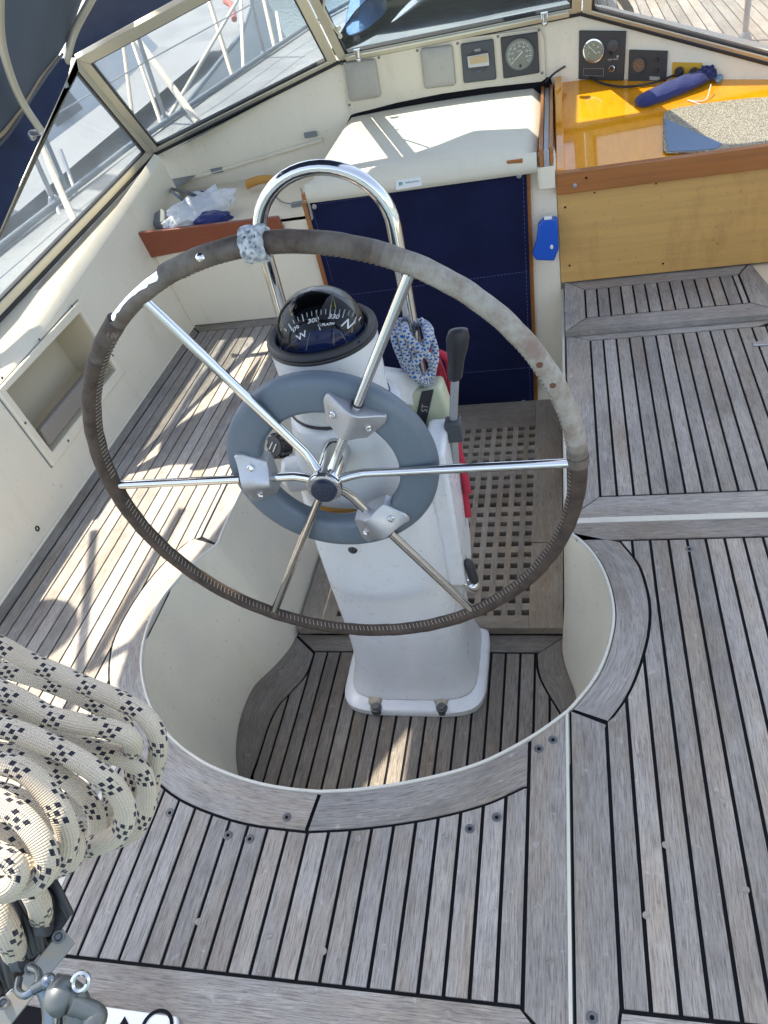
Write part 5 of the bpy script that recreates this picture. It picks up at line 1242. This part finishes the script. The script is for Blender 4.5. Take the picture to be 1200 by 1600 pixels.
m = MB(); m.prism(dpoly_([(97,1450),(118,1474),(82,1519),(46,1566),(17,1602),(-60,1700),(-60,1628),(0,1566),(25,1540),(60,1496)], .531), -vw*.003); obj('steel_strap', m, mat('dull_strap', (.24,.235,.22), .5, .55, noise=(60,(.30,.24,.17),.5,.75)), BK, bevel=.0008)
for x, y in ((91,1464), (48,1513), (5,1567)):
    m = MB(); m.lathe([(.0042,0),(.0040,.002),(.0028,.0022),(.0018,.0005),(.0003,.0005)], frame(D(x, y, .5305), vw), 16); obj('rivet', m, M['screwm'], BK)
SK = thing('snap_shackle', 'grey steel snap shackle and toggle with a split ring under the sheet block', 'shackle', tuple(D(80,1560,.5)))
m = MB(); m.tube(curve([D(30,1530,.5), D(28,1548,.49), D(40,1555,.48), D(58,1540,.48), D(60,1520,.49), D(48,1512,.5)]), .0024, 10); m.tube([D(55,1545,.48), D(78,1532,.47)], .0035, 10); m.sphere(D(76,1533,.47), .0045)
m.tube(curve([D(66,1540,.48), D(75,1560,.48), D(80,1590,.48), D(76,1625,.48)]), .0050, 12)
obj('shackle_body', m, mat('blue_grey_steel', (.16,.19,.23), .25, .95), SK)
m = MB(); m.tube(curve([D(82,1545,.46), D(100,1550,.46), D(116,1562,.46), D(122,1590,.46), D(118,1630,.46)]), .0082, 12); m.tube([D(110,1568,.455), D(148,1582,.46)], .0060, 12); m.sphere(D(146,1590,.46), .008); m.sphere(D(96,1556,.458), (.009,.011,.010)); obj('toggle', m, mat('dull_grey_metal', (.13,.14,.14), .4, .7), SK)
m = MB(); m.tube([D(126+12*math.cos(a)+3*math.sin(a), 1534+13*math.sin(a)-6*math.cos(a), .455) for a in [i*2*math.pi/24 for i in range(24)]], .0016, 6, closed=True); obj('split_ring', m, M['steel'], SK)
# white plate at the bottom edge with black marks
WPt = thing('deck_plate', 'white plate with a black triangle and ring at the bottom edge of the deck', 'plate', tuple(Z(220,1600,.01)))
m = MB(); m.prism([Z(x,y,.002) for x,y in [(150,1574),(280,1592),(290,1680),(140,1660)]], (0,0,.012)); obj('plate', m, M['white'], WPt, bevel=.002)
m = MB(); m.prism([Z(x,y,.0145) for x,y in [(195,1588),(204,1606),(185,1604)]], (0,0,.0005)); c0 = Z(245,1606,.0148); m.lathe([(.028,0),(.028,.0006),(.022,.0006),(.022,0)], frame(c0,(0,0,1)), 32, cap=False); obj('marking', m, M['caulk'], WPt)

# ------------------------------------------------------------------ outside: own side decks, foredeck, harbour, neighbour boat
wt = MB(); wt.add([(-400,-300,-1.0),(400,-300,-1.0),(400,900,-1.0),(-400,900,-1.0)], [(0,1,2,3)]); obj('water', wt, M['water'], None, kind='structure')
sd_ = MB(); sd_.loft([[V((-1.30,-1,.42)), V((-1.86,-1,.42)), V((-1.95,-1,-1.1))], [V((-1.30,3.2,.44)), V((-1.84,3.2,.44)), V((-1.9,3.2,-1.1))], [V((-.9,4.6,.45)), V((-1.72,4.9,.46)), V((-1.75,4.9,-1.1))], [V((-.7,6.4,.5)), V((-1.35,6.6,.52)), V((-1.35,6.6,-1.1))], [V((-.3,8.6,.56)), V((-.6,8.8,.58)), V((-.5,8.8,-1.1))]], closed=False)
obj('port_side_deck', sd_, M['deckw'], None, kind='structure', fix=False)
tl = MB(); tl.tube([(-1.85,-1,.46),(-1.84,2.9,.46),(-1.80,4.1,.47),(-1.68,5.0,.48),(-1.36,6.5,.54),(-.6,8.8,.62)], .015, 10); obj('toe_rail', tl, M['toe'], None, label='blue grey toe rail along the outer edge of the port side deck', cat='rail')
ct = MB(); ct.loft([[V((-1.24,3.38,.585)), V((-.47,3.66,.77)), V((.47,3.66,.79)), V((.75,3.6,.60))], [V((-.95,4.6,.55)), V((-.4,4.8,.72)), V((.4,4.8,.70)), V((.6,4.6,.46))], [V((-.7,6.6,.52)), V((-.3,6.8,.56)), V((.3,6.8,.54)), V((.45,6.6,.45))]], closed=False)
obj('coachroof', ct, M['deckw'], None, kind='structure', fix=False)
# slate boat cover in front of the screen
cvv = MB(); rings = []
for i in range(9):
    y_ = 4.3+i*.45; w0 = .75-.03*i; rings.append([V((w0*math.cos(a)*1.0, y_+.05*math.sin(5*a), .55+.42*math.sin(a)*(1-.03*i)+.02*math.sin(9*a+i))) for a in [math.pi*k_/14 for k_ in range(15)]])
cvv.loft(rings, closed=False); obj('boat_cover', cvv, M['coverdark'], None, fix=False, sub=1, label='slate blue boat cover on the foredeck beyond the front window', cat='boat cover')
tp_ = MB(); rings = []
for i in range(7):
    t = i/6; rings.append([D(543+5*math.sin(i), -40+t*100, 3.9-t*.1), D(562, -40+t*92, 3.8-t*.1), D(580+5*math.sin(i*2), -40+t*84, 3.88-t*.1), D(606+4*math.cos(i), -40+t*55, 3.95)])
tp_.loft(rings, closed=False); obj('blue_tarp', tp_, M['tarp'], None, sub=1, solid=.004, fix=False, label='bright blue crumpled tarp hanging at the left of the front window', cat='tarp')
# starboard side deck of teak
tk_ = MB(); dpoly = [(.55,3.62),(1.30,3.30),(1.75,3.5),(1.7,5),(1.45,6.8),(.7,9.0),(.45,9.0),(.55,6)]
planks(tk_, dpoly, .455, 0, .052, .006)
SDk = thing('starboard_side_deck', None, None, kind='structure'); obj('planking', tk_, M['teak'], SDk)
m = MB(); m.prism([(x,y,.451) for x,y in dpoly], (0,0,-.03)); m.prism([(1.26,3.3,.45),(1.8,3.3,.45),(1.8,-.8,.43),(1.3,-.8,.43)], (0,0,-.05)); m.prism([(1.76,3.4,.45),(1.72,5,.45),(1.46,6.8,.45),(.7,9.05,.45),(.75,9.05,-1),(1.5,6.9,-1),(1.8,5,-1),(1.85,3.4,-1)], (.02,0,0)); obj('deck_base', m, M['caulk'], SDk)
m = MB(); m.tube([(1.77,3.4,.49),(1.72,5,.49),(1.46,6.8,.52),(.7,9.05,.6)], .022, 10); obj('toe_rail', m, M['toe'], None, label='blue grey toe rail beyond the starboard teak side deck', cat='rail')
def stanchion(base, top, lab, r=.013):
    t = thing('stanchion', lab, 'stanchion', tuple(base), group='lifeline stanchions')
    m = MB(); m.tube([base, top], r, 10); m.sphere(top, r*1.2); obj('post', m, M['satin'], t)
    m = MB(); m.lathe([(.03,0),(.03,.006),(.018,.03)], frame(base, (0,0,1)), 16); obj('foot', m, M['satin'], t)
b1 = Z(1163,62,.46); stanchion(b1, V((b1.x+.01, b1.y, 1.1)), 'bright stanchion on the sunlit starboard teak deck')
for (x, y, lab) in ((0,0,''),):
    pass
stn = [(1.0,), (1.6,)]
pts_ = [V((-1.84,2.35,.46)), V((-1.84,3.35,.46)), V((-1.76,4.55,.47)), V((-1.52,5.8,.5))]
labs = ['stanchion seen at the aft end of the port side window', 'stanchion seen near the forward end of the port side window', 'stanchion seen at the left of the angled port window', 'stanchion seen at the right of the angled port window']
for p, lb_ in zip(pts_, labs): stanchion(p, p+V((.0,0,.62)), lb_, .011)
m = MB(); m.tube([p+V((0,0,.60)) for p in [V((-1.85,-.5,.46))]+pts_+[V((-.7,8.6,.6))]], .004, 6); obj('lifeline', m, M['satin'], None, label='upper wire lifeline along the port side deck', cat='lifeline')
m = MB(); m.tube([p+V((0,0,.30)) for p in [V((-1.85,-.5,.46))]+pts_+[V((-.7,8.6,.6))]], .004, 6); obj('lifeline', m, M['satin'], None, label='lower wire lifeline along the port side deck', cat='lifeline')
# shrouds and mooring ropes seen through the port windows
def line(pts, r, mt, lab, name='mooring_rope', cat='rope'):
    m = MB(); m.tube([D(x,y,dd) for x,y,dd in pts], r, 8); obj(name, m, M[mt], None, label=lab, cat=cat)
line([(195,35,4.6),(310,192,4.3)], .020, 'cordw', 'thick pale rope slanting down behind the angled port window')
line([(395,-40,5.6),(235,232,4.4)], .011, 'cordw', 'thin pale rope crossing the thick one behind the angled port window')
line([(320,-20,5.4),(368,135,5.2)], .016, 'cuff', 'pale tube standing behind the angled port window', 'rigging_tube', 'tube')
line([(375,-30,6.4),(382,150,5.4)], .014, 'cordw', 'upright pale line near the right of the angled port window', 'rigging_line', 'line')
line([(410,-10,7.5),(432,88,6.8)], .018, 'cuff', 'cream tube at the upper right of the angled port window', 'rigging_tube', 'tube')
line([(432,20,7.2),(447,105,6.4)], .015, 'cordw', 'short white line at the right end of the angled port window', 'rigging_line', 'line')
line([(58,212,3.3),(100,310,3.2),(118,350,3.1)], .014, 'cordw', 'bright rope hanging behind the aft port side window')
line([(190,48,5.0),(206,175,4.6)], .012, 'cuff', 'faint brown line beside the thick pale rope', 'rigging_line', 'line')
line([(202,52,5.0),(256,205,4.6)], .012, 'cuff', 'second faint brown line slanting beside the thick pale rope', 'rigging_line', 'line')
line([(95,235,3.9),(160,420,3.5)], .009, 'satin', 'dark wire slanting down behind the aft port side window', 'shroud', 'wire')
line([(72,290,3.7),(118,385,3.4)], .011, 'satin', 'short dark wire low behind the aft port side window', 'shroud', 'wire')
# neighbour boat
NB = thing('neighbour_yacht', 'large white yacht moored alongside to port beyond the windows', 'yacht', (-4, 6, -1))
st_ = [(-4,-2.15,-.05),(0,-2.2,-.02),(3,-2.3,.02),(6,-2.45,.10),(9,-2.75,.22),(12,-3.4,.38),(14.5,-4.6,.55)]
h1 = MB(); h1.loft([[V((x+.45,y,-1.05)), V((x+.12,y,z-.55)), V((x,y,z-.10)), V((x-.04,y,z))] for y,x,z in st_], closed=False); obj('hull', h1, M['hullw'], NB, fix=False, smooth=60)
h2 = MB(); h2.loft([[V((x-.03,y,z-.002)), V((x-.7,y,z+.03)), V((-5.0,y,z+.10)), V((-7.5,y,z))] for y,x,z in st_], closed=False); obj('deck', h2, M['deckw'], NB, fix=False)
h3 = MB(); h3.loft([[V((x+.012,y,z-.20)), V((x+.006,y,z-.155))] for y,x,z in st_], closed=False); obj('blue_stripe', h3, M['stripe'], NB, fix=False)
h4 = MB(); h4.tube([V((x-.02,y,z+.02)) for y,x,z in st_], .02, 8); obj('rubbing_rail', h4, M['toe'], NB)
h5 = MB(); h5.loft([[V((-3.3,1,.05)), V((-3.5,1,.45)), V((-5.4,1,.5)), V((-5.6,1,.05))], [V((-3.3,6,.12)), V((-3.5,6,.6)), V((-5.3,6,.65)), V((-5.5,6,.12))], [V((-3.7,9,.25)), V((-3.9,9,.55)), V((-5.1,9,.6)), V((-5.3,9,.25))]], closed=False); obj('coachroof', h5, M['hullw'], NB, smooth=30, fix=False)
for y_ in (2.2, 4.0, 5.8):
    m = MB(); m.prism([(-3.37,y_,.24),(-3.37,y_+.7,.26),(-3.43,y_+.7,.40),(-3.43,y_,.38)], (.012,0,0)); obj('portlight', m, M['charcoal'], NB)
for pts_, r_, mt_ in (([(-2.9,2,.10),(-2.95,4.5,.16),(-3.1,7,.24)], .02, 'satin'), ([(-2.55,1,.62),(-2.6,4,.70),(-2.75,7,.80),(-3.1,9,.9)], .012, 'satin')):
    m = MB(); m.tube(pts_, r_, 8); obj('guard_wire', m, M[mt_], NB)
for y_ in (1.2, 3.0, 4.8, 6.6):
    m = MB(); x_ = -2.55-.03*y_; m.tube([(x_, y_, 0), (x_, y_, .72)], .014, 8); obj('stanchion_post', m, M['toe'], NB)
m = MB(); m.loft([[V((-2.75,y,.03+.03*y)), V((-3.25,y,.04+.03*y))] for y in (0.5,2.5,4.5,6.5,8.5)], closed=False); m.v = [p+V((0,0,.012)) for p in m.v]; obj('deck_panel', m, mat('grey_nonskid', (.24,.26,.28), .8), NB, fix=False)
m = MB(); m.tube([(-3.9,4.9,.5),(-3.9,4.95,9.5)], .09, 14); obj('mast', m, M['satin'], NB)
m = MB(); m.tube([(-3.9,4.9,1.5),(-3.8,0.6,1.45)], .07, 12); obj('boom', m, M['satin'], NB)
# second boat far ahead to port, and quay
QY = MB(); QY.box((-60,34,-1.2), (60,60,.6)); obj('quay', QY, mat('quay_stone', (.34,.32,.29), .8, noise=(1.2,(.26,.25,.23),.4,.7)), None, kind='structure')
fb = MB(); fb.tube([D(352,2,8.5), D(362,8,8.4), D(366,30,8.2)], .03, 8); obj('signal_flag', fb, mat('flag_red', (.5,.1,.08), .7), None, label='small red and yellow flag at the top of the angled port window', cat='flag')

# ------------------------------------------------------------------ unseen awning added to throw the shade, its gaps cut where sun patches fall
AZ = 2.25
def S(p): t = AZ-p.z; return (p.x-SUN_DIR.x*t/-SUN_DIR.z*1.0, p.y-SUN_DIR.y*t/-SUN_DIR.z)
def hole(pts, z): return [S(Z(x, y, z)) for x, y in pts]
hz_ = .56
holes = [
 hole([(575,178),(650,168),(690,160),(770,149),(838,138),(850,150),(838,193),(740,202),(712,212),(685,222),(550,263),(470,285),(395,318),(330,330),(300,318),(380,280),(440,258),(505,225),(530,205)], hz_),
 [S(P(x, y, tabpl)) for x, y in [(902,134),(900,192),(1035,170),(1042,190),(1130,230),(1300,232),(1300,100),(1120,120),(960,128)]],
 hole([(398,500),(425,505),(424,545),(400,592),(367,615),(300,650),(255,679),(310,590),(372,522)], 0),
 hole([(642,1133),(638,1165),(628,1232),(600,1262),(545,1262),(570,1228),(605,1180)], ZS),
]
hs0 = [xy(Z(x,y,0)) for x,y in [(226,728),(300,728),(362,722),(372,760)]]
edge = [(-1.0, -.1), (-.63, -.1), (-.63, .80), (-.62, .95), (-.68, 1.05), (-.70, 1.19), (-.675,1.32), (-.63, 1.5), (-.585, 1.7), (-.58, 1.92), (-.94, 1.93), (-.97, 2.05), (-.97, 3.6)]
up_ = lambda x, y, z=0: S(V((x, y, z)))
left = [up_(x, y) for x, y in edge[1:]]
outer = left + [(left[-1][0], 4.35), (.62, 4.35), (.35, 2.0), (.25, left[0][1])]
import bmesh
bm = bmesh.new()
def loop(pts):
    vs = [bm.verts.new((x, y, AZ)) for x, y in pts]
    return [bm.edges.new((vs[i], vs[(i+1) % len(vs)])) for i in range(len(vs))]
es = loop(outer)
for h__ in holes: es += loop(h__)
bmesh.ops.triangle_fill(bm, use_beauty=True, use_dissolve=False, edges=es)
me = bpy.data.meshes.new('shade_canvas'); bm.to_mesh(me); bm.free()
AW = thing('added_awning', 'unseen navy awning added overhead to shade the deck, gaps cut for sun patches', 'awning', (0, 2, AZ))
me.transform(Matrix.Translation((0, -2, -AZ))); me.materials.append(M['hood'])
ao = bpy.data.objects.new('shade_canvas', me); col.objects.link(ao); ao.parent = AW
so2 = ao.modifiers.new('s', 'SOLIDIFY'); so2.thickness = .004
aw = MB()
for a, b_ in (((-1.011,1.611),(-.765,1.007)), ((-.752,1.70),(-.772,1.10)), ((-.78,1.09),(-.60,1.26)), ((-.765,1.03),(-.80,.85)), ((-.62,2.1),(-.70,1.4))):  # bars added overhead to cast the striped shadows on the port seat
    if a == (-.62,2.1): continue
    p, q_ = up_(*a), up_(*b_); aw.tube([(p[0],p[1],AZ), (q_[0],q_[1],AZ)], .014, 8)
obj('shadow_bar', aw, M['satin'], AW)
fd = MB(); p = up_(-.99, 1.22); fd.sphere((p[0], p[1], AZ), (.105,.11,.10)); obj('blocker', fd, M['hullw'], None, label='round white fender added out of view to cast a rounded seat shadow', cat='blocker')  # unseen ball, added only for its round shadow on the seat
